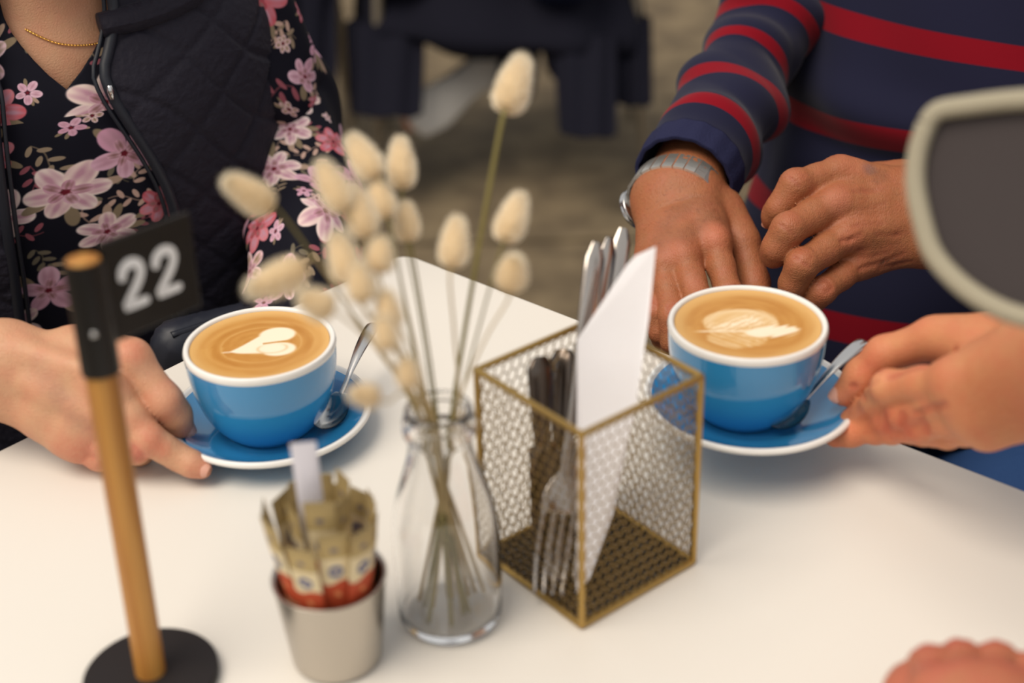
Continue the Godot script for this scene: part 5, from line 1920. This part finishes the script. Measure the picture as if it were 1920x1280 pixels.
			for q in [[1290, 422, 1345, 396], [1283, 408, 1335, 384], [1295, 436, 1350, 412]]:
				gr.append([on_skin(hc, q[0], q[1]), on_skin(hc, q[2], q[3]), 0.0018, 0.0007])
		var hb := MB.new()
		flesh(hc, 0.0017, hb, skin_look(base, red, dark, spots, 1.9), gr, 0.00030)
		tufts.append(hairs(hc, [[Vector2(1300, 350), Vector2(-0.3, 1), 45], [Vector2(1240, 400), Vector2(-0.8, 1), 50], [Vector2(1330, 405), Vector2(0.2, 1), 50], [Vector2(1285, 430), Vector2(-0.2, 1), 45]] if side == 0 else [[Vector2(1670, 340), Vector2(-0.6, 0.6), 45], [Vector2(1670, 440), Vector2(-0.6, 0.8), 50]], 620 if side == 0 else 260, 60 + side))
		var off := body.v.size()
		body.v.append_array(hb.v)
		body.c.append_array(hb.c)
		for q in hb.i:
			body.i.append(q + off)
	body.uv.clear()
	var bd := part("body", body.mesh(), M.skin, t, true)
	for q in tufts:
		tag(part("arm_hair", q, M.hair_brown, bd, true), "", "", "", "stuff")
	finger_nails(left, ["index", "middle"], {"index": Vector3(-0.85, 0.1, 0.35), "middle": Vector3(-0.85, 0.0, 0.4)}, M.nail_tan, bd, 1.08)
	face_parts(skull, gaze, 1.06, M.hair_grey, 0.02, t)
	# sweater
	var rings := []
	for q in [[0.585, 0.446, -1.241, 0.232, 0.250], [0.66, 0.448, -1.243, 0.230, 0.185], [0.715, 0.450, -1.245, 0.224, 0.150]] + cs.slice(2) + [[1.10, 0.465, -1.28, 0.075, 0.066]]:
		rings.append([Vector3(q[1], q[0], q[2]), (X + Vector3(0, 0.16 * smoothstep(0.92, 0.74, q[0]), 0)) * q[3], F * q[4]])
	var fold := func(th: float, v: float, arc: float) -> float:
		var a := th - PI / 2
		var belly := 0.010 * exp(-pow((arc - 0.235 - 0.02 * a) / 0.020, 2.0)) - 0.013 * exp(-pow((arc - 0.200 - 0.02 * a) / 0.016, 2.0))
		return belly * smoothstep(1.6, 0.4, absf(a)) + 0.004 * sin(a * 5.0 + arc * 28.0) * smoothstep(0.1, 0.6, absf(a) * 0.6) + 0.002 * sin(a * 11.0 - arc * 40.0)
	var sw := part("sweater", loft(rings, 150, 130, {"ex": 2.3, "grow": 0.0, "thick": 0.003, "disp": fold}).mesh(true, 1e-5), M.navy, t, true)
	# placket at the neck
	var pk := []
	for k in 8:
		pk.append(loft_point(rings, 0.72 + 0.03 * k, PI / 2, 2.3, 0.002))
	part("placket", tube(pk, 0.014, 12, null, 0.2, F).mesh(), M.cuff, sw, true)
	for side in 2:
		var arm: Array = arm_r if side == 0 else arm_l
		var s0: Vector3 = sh_r if side == 0 else sh_l
		var cuff_at: Vector3 = (arm[0] as Vector3).lerp(arm[1], 0.115 if side == 0 else 0.22) + (Vector3(0.003, 0.004, 0.0) if side == 0 else Vector3.ZERO)
		var e: Vector3 = arm[1]
		var pts := curve3([s0 + X * (0.07 if side == 0 else -0.07) + Vector3(0, 0.006, 0), s0 + Vector3(0, 0.0, 0), (Vector3(0.2559, 0.8988, -1.2944) if side == 0 else s0.lerp(e, 0.5)), e + Vector3(-0.006, 0.004, 0), e.lerp(cuff_at, 0.33) + Vector3(0, 0.004, 0), e.lerp(cuff_at, 0.66), cuff_at], 5)
		var rad := curve_radii([0.056, 0.066, 0.044, 0.039, 0.0405, 0.0405, 0.0395], 5)
		var total := 0.0
		for k in pts.size() - 1:
			total += (pts[k + 1] - pts[k]).length()
		var m: StandardMaterial3D = M.navy_sleeve.duplicate()
		m.uv1_scale = Vector3(1 / 0.08, 1 / 0.0620, 1)
		m.uv1_offset = Vector3(0, -(total - 0.045) / 0.0620, 0)
		var wr := func(th: float, v: float, arc: float) -> float:
			var q := total - arc
			return (0.0062 * sin(q * 92.0 + 1.6 * sin(th + 0.6)) * (0.55 + 0.45 * sin(th * 1.0 + q * 30.0)) + 0.0035 * sin(q * 48.0 + th * 2.0) - 0.002 * absf(sin(q * 70.0 - th * 1.5))) * smoothstep(0.010, 0.05, q) * smoothstep(0.9, 0.5, q / total)
		var sl := part("sleeve", loft(path_rings(pts, rad, Vector3(-0.3, 0.8, 0.5)), 80, 140, {"disp": wr, "thick": 0.003}).mesh(true, 1e-5), m, sw, true)
		var dirc := (cuff_at - e).normalized()
		var cp := [cuff_at - dirc * 0.012, cuff_at - dirc * 0.004, cuff_at + dirc * 0.006, cuff_at + dirc * 0.013]
		part("cuff", loft(path_rings(cp, [0.0405, 0.0405, 0.0400, 0.0385], Vector3(-0.3, 0.8, 0.5)), 80, 12, {"disp": func(th, _v, _a): return 0.0005 * sin(th * 64.0), "thick": 0.003}).mesh(true, 1e-5), M.cuff, sl, true)
	# trousers
	var tr := MB.new()
	var legs := [{"bones": [[Vector3(0.445, 0.56, -1.24) + X * 0.06, Vector3(0.445, 0.56, -1.24) - X * 0.06, 0.125, 0.125]], "k": 0.03}]
	for s in [-1, 1]:
		var hip: Vector3 = Vector3(0.445, 0.53, -1.24) + X * s * 0.09
		var knee: Vector3 = hip + F * 0.42 + X * s * 0.05
		legs.append({"bones": [[hip, knee, 0.098, 0.072], [knee, Vector3(knee.x, 0.10, knee.z), 0.070, 0.060]], "k0": 0.03, "k": 0.02})
		shoe_on(t, Vector3(knee.x, 0.048, knee.z) - F * 0.03, Vector3(knee.x, 0.036, knee.z) + F * 0.17, M.shoe_upper)
	flesh(legs, 0.011, tr, func(_p, _n, _q): return Color.WHITE)
	tr.c.clear()
	for p in tr.v.size():
		tr.uv[p] = Vector2(tr.v[p].x * 0.8 + tr.v[p].y, tr.v[p].z)
	part("jeans", tr.mesh(), M.denim, t, true)
	# the watch: a bracelet of steel links round the right wrist, its case underneath
	var ax: Vector3 = (arm_r[1] - arm_r[0]).normalized()
	var across0: Vector3 = (right.index[0] - right.little[0]).normalized()
	var wc: Vector3 = (arm_r[0] as Vector3).lerp(arm_r[1], 0.012) - across0 * 0.002
	var across: Vector3 = (right.index[0] - right.little[0])
	across = (across - ax * across.dot(ax)).normalized()
	var deep := across.cross(ax).normalized()
	var wt := Node3D.new()
	wt.name = "watch"
	t.add_child(wt, true)
	wt.position = wc - t.position
	var n := 24
	for k in n:
		var a := TAU * k / n
		var q := across * cos(a) * 0.0375 + deep * sin(a) * 0.0290
		var tan := (-across * sin(a) * 0.0365 + deep * cos(a) * 0.0285).normalized()
		var out := tan.cross(ax).normalized()
		if out.dot(q) < 0:
			out = -out
		if k == n / 2 + 1:
			part("watch_case", lathe(curve2([Vector2(0, -0.003), Vector2(0.016, -0.003), Vector2(0.0175, 0.0), Vector2(0.0165, 0.0035), Vector2(0, 0.004)], 4), 40, null, q + out * 0.002, Basis(Quaternion(Vector3.UP, out))).mesh(), M.silver, wt)
		for c in 3:
			var lk := MB.new()
			var wd: float = [0.0030, 0.0030, 0.0030][c]
			lk.box(q + ax * (c - 1) * 0.0062, ax * wd, out * 0.0012, tan * 0.0042)
			part("link", lk.mesh(false), M.watch_steel, wt)


func at_px(px: float, py: float, depth: float) -> Vector3:      # a point seen at px, py of the photograph, at a distance along the lens axis
	return Vector3(0.0000, 1.2700, 0.0000) + (Vector3(0.9996, -0.0258, 0.0145) * (px - 960.0) / 2667.0 + Vector3(0.0296, 0.8709, -0.4905) * (640.0 - py) / 2667.0 - Vector3(0.0000, 0.4907, 0.8713)) * depth


func build_waiter() -> void:
	var t := thing("person", "waiter reaching in from the right, bare hand gripping a saucer", "person", Vector3(0.66, 0, -0.78))
	var base := lin(206, 140, 98)
	var red := lin(206, 104, 80)
	var dark := lin(178, 110, 70)
	var hand := {
		"thumb": [Vector3(0.2741, 0.8582, -0.7115), Vector3(0.2512, 0.8500, -0.7344), Vector3(0.2263, 0.8324, -0.7474), Vector3(0.2051, 0.8026, -0.7513)],
		"index": [Vector3(0.2457, 0.8564, -0.6760), Vector3(0.2194, 0.8327, -0.7086), Vector3(0.2155, 0.7970, -0.7367), Vector3(0.2086, 0.7797, -0.7487)],
		"middle": [Vector3(0.2502, 0.8485, -0.6716), Vector3(0.2285, 0.8189, -0.7042), Vector3(0.2202, 0.7919, -0.7292), Vector3(0.1999, 0.7774, -0.7417)],
		"ring": [Vector3(0.2558, 0.8390, -0.6662), Vector3(0.2386, 0.8120, -0.6993), Vector3(0.2274, 0.7965, -0.7181), Vector3(0.2155, 0.7854, -0.7347)],
		"little": [Vector3(0.2641, 0.8299, -0.6657), Vector3(0.2526, 0.8084, -0.6949), Vector3(0.2437, 0.7988, -0.7102), Vector3(0.2353, 0.7920, -0.7247)],
	}
	var arm := [Vector3(0.2866, 0.8684, -0.6575), Vector3(0.3336, 0.9228, -0.5964)]
	var gr := []
	var spots := []
	knuckle_detail(hand, gr, spots, red)
	spots.append([Vector3(0.2134, 0.8376, -0.7068), 0.0085, lin(232, 178, 130), 0.55])
	spots.append([Vector3(0.2314, 0.8378, -0.7264), 0.0065, lin(228, 170, 124), 0.5])
	spots.append([Vector3(0.2252, 0.8094, -0.7047), 0.0200, lin(206, 92, 66), 0.6])
	spots.append([Vector3(0.2112, 0.7961, -0.7201), 0.0160, lin(210, 104, 70), 0.5])
	var hc := hand_chains(arm, hand, 1.0, [0.026, 0.032])
	var hb := MB.new()
	for q in [[1655, 778, 1662, 812], [1690, 778, 1700, 815], [1724, 780, 1736, 812], [1716, 776, 1774, 756], [1668, 704, 1735, 684], [1735, 684, 1800, 655], [1600, 725, 1618, 745]]:
		gr.append([on_skin(hc, q[0], q[1], 0.6), on_skin(hc, q[2], q[3], 0.6), 0.0022, 0.0018])
	for q in [[1690, 800, 0.018], [1640, 805, 0.018], [1720, 800, 0.014], [1640, 690, 0.012], [1610, 715, 0.012], [1580, 820, 0.012]]:
		spots.append([on_skin(hc, q[0], q[1], 0.6), q[2], lin(204, 98, 70), 0.42])
	spots.append([on_skin(hc, 1880, 760, 0.6), 0.030, lin(168, 96, 56), 0.6])
	flesh(hc, 0.0019, hb, skin_look(base, red, dark, spots), gr, 0.0001)
	# the rest of the waiter stands beyond the frame
	var F := Vector3(-0.88, 0, 0.48)
	var X := Vector3(-0.48, 0, -0.88)
	var c := Vector3(0.72, 0, -0.86)
	var sh := c + Vector3(0, 1.36, 0) - X * 0.17
	var elbow: Vector3 = arm[1] + Vector3(0.10, 0.06, 0.02)
	var neck := c + Vector3(0, 1.46, 0) + F * 0.06
	var skull := c + Vector3(0, 1.58, 0) + F * 0.10
	var gaze := Vector3(-0.80, -0.45, 0.40).normalized()
	var other := c + Vector3(0, 1.36, 0) + X * 0.17
	var elbow2: Vector3 = c + Vector3(-0.06, 1.06, 0.06) + X * 0.18
	var grip := [Vector3(0.3628, 0.9842, -0.5965), elbow2]
	var hold := {
		"thumb": [Vector3(0.3472, 1.0003, -0.5826), Vector3(0.3208, 1.0194, -0.5613), Vector3(0.2995, 1.0269, -0.5482), Vector3(0.2837, 1.0283, -0.5433)],
		"index": [Vector3(0.3355, 0.9934, -0.5902), Vector3(0.3112, 1.0002, -0.5826), Vector3(0.2974, 1.0032, -0.5797), Vector3(0.2870, 1.0049, -0.5784)],
		"middle": [Vector3(0.3350, 0.9840, -0.5872), Vector3(0.3094, 0.9900, -0.5791), Vector3(0.2956, 0.9927, -0.5760), Vector3(0.2851, 0.9942, -0.5746)],
		"ring": [Vector3(0.3359, 0.9755, -0.5824), Vector3(0.3120, 0.9800, -0.5747), Vector3(0.2986, 0.9821, -0.5724), Vector3(0.2893, 0.9836, -0.5710)],
		"little": [Vector3(0.3381, 0.9669, -0.5776), Vector3(0.3175, 0.9702, -0.5714), Vector3(0.3064, 0.9720, -0.5690), Vector3(0.2983, 0.9733, -0.5674)],
	}
	var hb2 := MB.new()
	flesh(hand_chains([grip[0], (grip[0] as Vector3).lerp(elbow2, 0.25)], hold, 0.95, [0.026, 0.03]), 0.003, hb2, skin_look(base, red, dark, []))
	var ch := [
		{"bones": [[c + Vector3(0, 0.98, 0) + X * 0.05, c + Vector3(0, 0.98, 0) - X * 0.05, 0.11, 0.11], [c + Vector3(0, 1.15, 0) + X * 0.05, c + Vector3(0, 1.15, 0) - X * 0.05, 0.10, 0.10], [c + Vector3(0, 1.32, 0) + X * 0.08, c + Vector3(0, 1.32, 0) - X * 0.08, 0.10, 0.10], [c + Vector3(0, 0.98, 0), c + Vector3(0, 1.34, 0), 0.10, 0.09], [sh, other, 0.05, 0.05]], "k": 0.03},
		{"bones": [[c + Vector3(0, 1.38, 0), neck, 0.055, 0.05]], "k0": 0.03},
		{"bones": [[sh, elbow, 0.045, 0.038], [elbow, arm[1], 0.037, 0.033]], "k0": 0.02},
		{"bones": [[other, elbow2, 0.045, 0.038], [elbow2, grip[0], 0.036, 0.026]], "k0": 0.02},
	]
	for s in [-1, 1]:
		var hip: Vector3 = c + Vector3(0, 0.92, 0) + X * s * 0.085
		ch.append({"bones": [[hip, Vector3(hip.x, 0.5, hip.z), 0.085, 0.058], [Vector3(hip.x, 0.5, hip.z), Vector3(hip.x, 0.08, hip.z), 0.055, 0.036], [Vector3(hip.x, 0.045, hip.z) - F * 0.04, Vector3(hip.x, 0.03, hip.z) + F * 0.16, 0.04, 0.03]], "k0": 0.03, "k": 0.02})
	var body := MB.new()
	flesh(ch + head_chains(skull, gaze, neck, 1.0), 0.009, body, skin_look(base, red, dark, []))
	var off := body.v.size()
	body.v.append_array(hb.v)
	body.c.append_array(hb.c)
	for q in hb.i:
		body.i.append(q + off)
	off = body.v.size()
	body.v.append_array(hb2.v)
	body.c.append_array(hb2.c)
	for q in hb2.i:
		body.i.append(q + off)
	body.uv.clear()
	var bd := part("body", body.mesh(), M.skin, t, true)
	finger_nails(hand, ["thumb"], {"thumb": Vector3(-0.35, 0.8, 0.25)}, M.nail, bd)
	face_parts(skull, gaze, 1.0, M.hair_brown, 0.03, t)
	var top := []
	for q in [[0.95, 0.16, 0.13], [1.05, 0.16, 0.125], [1.18, 0.16, 0.12], [1.30, 0.19, 0.125], [1.38, 0.185, 0.10], [1.43, 0.10, 0.07]]:
		top.append([c + Vector3(0, q[0], 0), X * q[1], F * q[2]])
	var tee := part("shirt", loft(top, 80, 60, {"ex": 2.3, "thick": 0.003, "disp": func(th, v, arc): return 0.004 * sin(th * 6.0 + arc * 18.0)}).mesh(true, 1e-5), M.coat, t, true)
	part("sleeve", loft(path_rings([sh + Vector3(0, 0.02, 0), sh.lerp(elbow, 0.3), sh.lerp(elbow, 0.62)], [0.062, 0.06, 0.058], F), 40, 24, {"thick": 0.003}).mesh(true, 1e-5), M.coat, tee, true)
	part("sleeve", loft(path_rings([other + Vector3(0, 0.02, 0), other.lerp(elbow2, 0.3), other.lerp(elbow2, 0.62)], [0.062, 0.06, 0.058], F), 40, 24, {"thick": 0.003}).mesh(true, 1e-5), M.coat, tee, true)
	var tr := MB.new()
	var legs := [{"bones": [[c + Vector3(0, 0.94, 0) + X * 0.05, c + Vector3(0, 0.94, 0) - X * 0.05, 0.122, 0.122]], "k": 0.03}]
	for s in [-1, 1]:
		var hip: Vector3 = c + Vector3(0, 0.92, 0) + X * s * 0.085
		legs.append({"bones": [[hip, Vector3(hip.x, 0.5, hip.z), 0.10, 0.075], [Vector3(hip.x, 0.5, hip.z), Vector3(hip.x, 0.10, hip.z), 0.075, 0.062]], "k0": 0.03, "k": 0.02})
		shoe_on(t, Vector3(hip.x, 0.048, hip.z) - F * 0.04, Vector3(hip.x, 0.036, hip.z) + F * 0.16, M.black)
	flesh(legs, 0.012, tr, func(_p, _n, _q): return Color.WHITE)
	tr.c.clear()
	for p in tr.v.size():
		tr.uv[p] = Vector2(tr.v[p].x + tr.v[p].z, tr.v[p].y)
	part("jeans", tr.mesh(), M.denim, t, true)
	build_tray()


func build_tray() -> void:
	var t := thing("serving_tray", "dark serving tray with pale rounded rim held up at the right", "tray", Vector3(0.2280, 1.0126, -0.5551))
	var n: Vector3 = (Vector3(0.0822, 1.1095, -0.3687) - Vector3(0.2280, 1.0126, -0.5551)).normalized()
	var o: Vector3 = Vector3(0.2280, 1.0126, -0.5551)
	var pix := [[1738, 232], [1721, 285], [1717, 345], [1730, 415], [1752, 478], [1800, 532], [1860, 572], [1925, 596], [2010, 606], [2100, 590], [2190, 540], [2240, 450], [2240, 330], [2190, 240], [2100, 195], [2000, 184], [1900, 188], [1815, 198], [1760, 208]]
	var loop := []
	for q in pix:
		var d: Vector3 = at_px(q[0], q[1], 1.0) - Vector3(0.0000, 1.2700, 0.0000)
		loop.append(Vector3(0.0000, 1.2700, 0.0000) + d * ((o - Vector3(0.0000, 1.2700, 0.0000)).dot(n) / d.dot(n)))
	var ring := curve3(loop + [loop[0]], 5)
	part("rim", tube(ring, 0.0046, 12).mesh(), M.grey_trim, t, true)
	var mb := MB.new()
	var k := mb.v.size()
	for lay in [[-0.003, false], [-0.0055, true]]:
		var a := mb.v.size()
		mb.v.append(o + n * lay[0])
		for p in ring:
			mb.v.append(p + n * lay[0])
		for s in ring.size() - 1:
			if lay[1]:
				mb.i.append_array([a, a + 1 + s, a + 2 + s])
			else:
				mb.i.append_array([a, a + 2 + s, a + 1 + s])
	part("surface", mb.mesh(false), M.grey_knit, t, true)


func build_guest() -> void:
	var t := thing("person", "guest of whom only blurred knuckles show, bottom right on the table", "person", Vector3(0.2081, 0.7916, -0.4651))
	var base := lin(178, 112, 82)
	var red := lin(190, 92, 80)
	var dark := lin(146, 86, 58)
	var hand := {
		"thumb": [Vector3(0.1865, 0.7921, -0.4654), Vector3(0.1781, 0.7967, -0.4794), Vector3(0.1788, 0.7977, -0.4938), Vector3(0.1873, 0.7961, -0.5066)],
		"index": [Vector3(0.1853, 0.8131, -0.4772), Vector3(0.1909, 0.8073, -0.5015), Vector3(0.1977, 0.7916, -0.5133), Vector3(0.2014, 0.7838, -0.5112)],
		"middle": [Vector3(0.1998, 0.8148, -0.4782), Vector3(0.2059, 0.8059, -0.5053), Vector3(0.2128, 0.7898, -0.5168), Vector3(0.2155, 0.7818, -0.5146)],
		"ring": [Vector3(0.2138, 0.8126, -0.4792), Vector3(0.2229, 0.8054, -0.5050), Vector3(0.2293, 0.7893, -0.5166), Vector3(0.2302, 0.7814, -0.5144)],
		"little": [Vector3(0.2273, 0.8074, -0.4797), Vector3(0.2368, 0.8039, -0.4996), Vector3(0.2424, 0.7896, -0.5099), Vector3(0.2420, 0.7831, -0.5085)],
	}
	var arm := [Vector3(0.1943, 0.7980, -0.4228), Vector3(0.27, 0.79, 0.06)]
	var spots := []
	var gr := []
	knuckle_detail(hand, gr, spots, red)
	var hb := MB.new()
	flesh(hand_chains([arm[0], arm[0].lerp(arm[1], 0.45)], hand, 0.95, [0.025, 0.03]), 0.0022, hb, skin_look(base, red, dark, spots), gr, 0.0001)
	# the guest sits at the near right, behind the lens
	var F := Vector3(-0.25, 0, -0.97).normalized()
	var X := Vector3(0.97, 0, -0.25).normalized()
	var c := Vector3(0.50, 0, 0.34)
	var sh := c + Vector3(0, 0.98, 0) - X * 0.16
	var other := c + Vector3(0, 0.98, 0) + X * 0.16
	var elbow := Vector3(0.27, 0.79, 0.06)
	var wrist: Vector3 = arm[0]
	var neck := c + Vector3(0, 1.06, 0) + F * 0.02
	var skull := c + Vector3(0, 1.19, 0) + F * 0.06
	var gaze := (F + Vector3(0, -0.35, 0)).normalized()
	var rest := c + Vector3(0, 0.62, 0) + F * 0.28 + X * 0.08
	var ch := [
		{"bones": [[c + Vector3(0, 0.54, 0) + X * 0.06, c + Vector3(0, 0.54, 0) - X * 0.06, 0.11, 0.11], [c + Vector3(0, 0.72, 0) + X * 0.05, c + Vector3(0, 0.72, 0) - X * 0.05, 0.09, 0.09], [c + Vector3(0, 0.88, 0) + X * 0.07, c + Vector3(0, 0.88, 0) - X * 0.07, 0.085, 0.085], [c + Vector3(0, 0.56, 0), c + Vector3(0, 0.92, 0), 0.09, 0.08], [sh, other, 0.045, 0.045]], "k": 0.03},
		{"bones": [[c + Vector3(0, 0.96, 0), neck, 0.052, 0.048]], "k0": 0.03},
		{"bones": [[sh, elbow, 0.04, 0.034], [elbow, wrist, 0.033, 0.024]], "k0": 0.02},
		{"bones": [[other, c + Vector3(0, 0.74, 0) + X * 0.20 + F * 0.05, 0.04, 0.034], [c + Vector3(0, 0.74, 0) + X * 0.20 + F * 0.05, rest, 0.033, 0.026], [rest, rest + F * 0.09 - X * 0.02, 0.028, 0.018]], "k0": 0.02, "k": 0.01},
	]
	var legs := [{"bones": [[c + Vector3(0, 0.55, 0) + X * 0.07, c + Vector3(0, 0.55, 0) - X * 0.07, 0.118, 0.118]], "k": 0.03}]
	for s in [-1, 1]:
		var hip: Vector3 = c + Vector3(0, 0.52, 0) + X * s * 0.09
		var knee: Vector3 = hip + F * 0.40 + Vector3(0, -0.02, 0)
		ch.append({"bones": [[hip, knee, 0.08, 0.056], [knee, Vector3(knee.x, 0.06, knee.z), 0.052, 0.036], [Vector3(knee.x, 0.045, knee.z) - F * 0.03, Vector3(knee.x, 0.03, knee.z) + F * 0.16, 0.036, 0.028]], "k0": 0.03, "k": 0.02})
		shoe_on(t, Vector3(knee.x, 0.048, knee.z) - F * 0.03, Vector3(knee.x, 0.036, knee.z) + F * 0.16, M.black)
		legs.append({"bones": [[hip, knee, 0.094, 0.070], [knee, Vector3(knee.x, 0.10, knee.z), 0.068, 0.060]], "k0": 0.03, "k": 0.02})
	var body := MB.new()
	flesh(ch + head_chains(skull, gaze, neck, 1.0), 0.010, body, skin_look(base, red, dark, []))
	var off := body.v.size()
	body.v.append_array(hb.v)
	body.c.append_array(hb.c)
	for q in hb.i:
		body.i.append(q + off)
	body.uv.clear()
	part("body", body.mesh(), M.skin, t, true)
	face_parts(skull, gaze, 1.0, M.hair_brown, 0.08, t)
	var top := []
	for q in [[0.52, 0.19, 0.14], [0.66, 0.175, 0.13], [0.80, 0.175, 0.125], [0.91, 0.185, 0.115], [0.98, 0.165, 0.09], [1.03, 0.09, 0.065]]:
		top.append([c + Vector3(0, q[0], 0), X * q[1], F * q[2]])
	var tee := part("shirt", loft(top, 80, 60, {"ex": 2.3, "thick": 0.003, "flip": true}).mesh(true, 1e-5), M.cuff, t, true)
	part("sleeve", loft(path_rings(curve3([sh + X * 0.05, sh, sh.lerp(elbow, 0.5), elbow, elbow.lerp(wrist, 0.4), elbow.lerp(wrist, 0.72)], 4), curve_radii([0.046, 0.056, 0.052, 0.048, 0.044, 0.040], 4), Vector3(0, 0.8, 0.6)), 40, 50, {"thick": 0.003, "disp": func(th, v, arc): return 0.003 * sin(arc * 70.0 + th)}).mesh(true, 1e-5), M.cuff, tee, true)
	var e2 := c + Vector3(0, 0.74, 0) + X * 0.20 + F * 0.05
	part("sleeve", loft(path_rings(curve3([other - X * 0.05, other, other.lerp(e2, 0.5), e2, e2.lerp(rest, 0.8)], 4), curve_radii([0.046, 0.056, 0.052, 0.048, 0.040], 4), Vector3(0, 0.3, -0.9)), 40, 50, {"thick": 0.003, "disp": func(th, v, arc): return 0.003 * sin(arc * 70.0 + th)}).mesh(true, 1e-5), M.cuff, tee, true)
	var tr := MB.new()
	flesh(legs, 0.012, tr, func(_p, _n, _q): return Color.WHITE)
	tr.c.clear()
	part("trousers", tr.mesh(), M.dark_trousers, t, true)
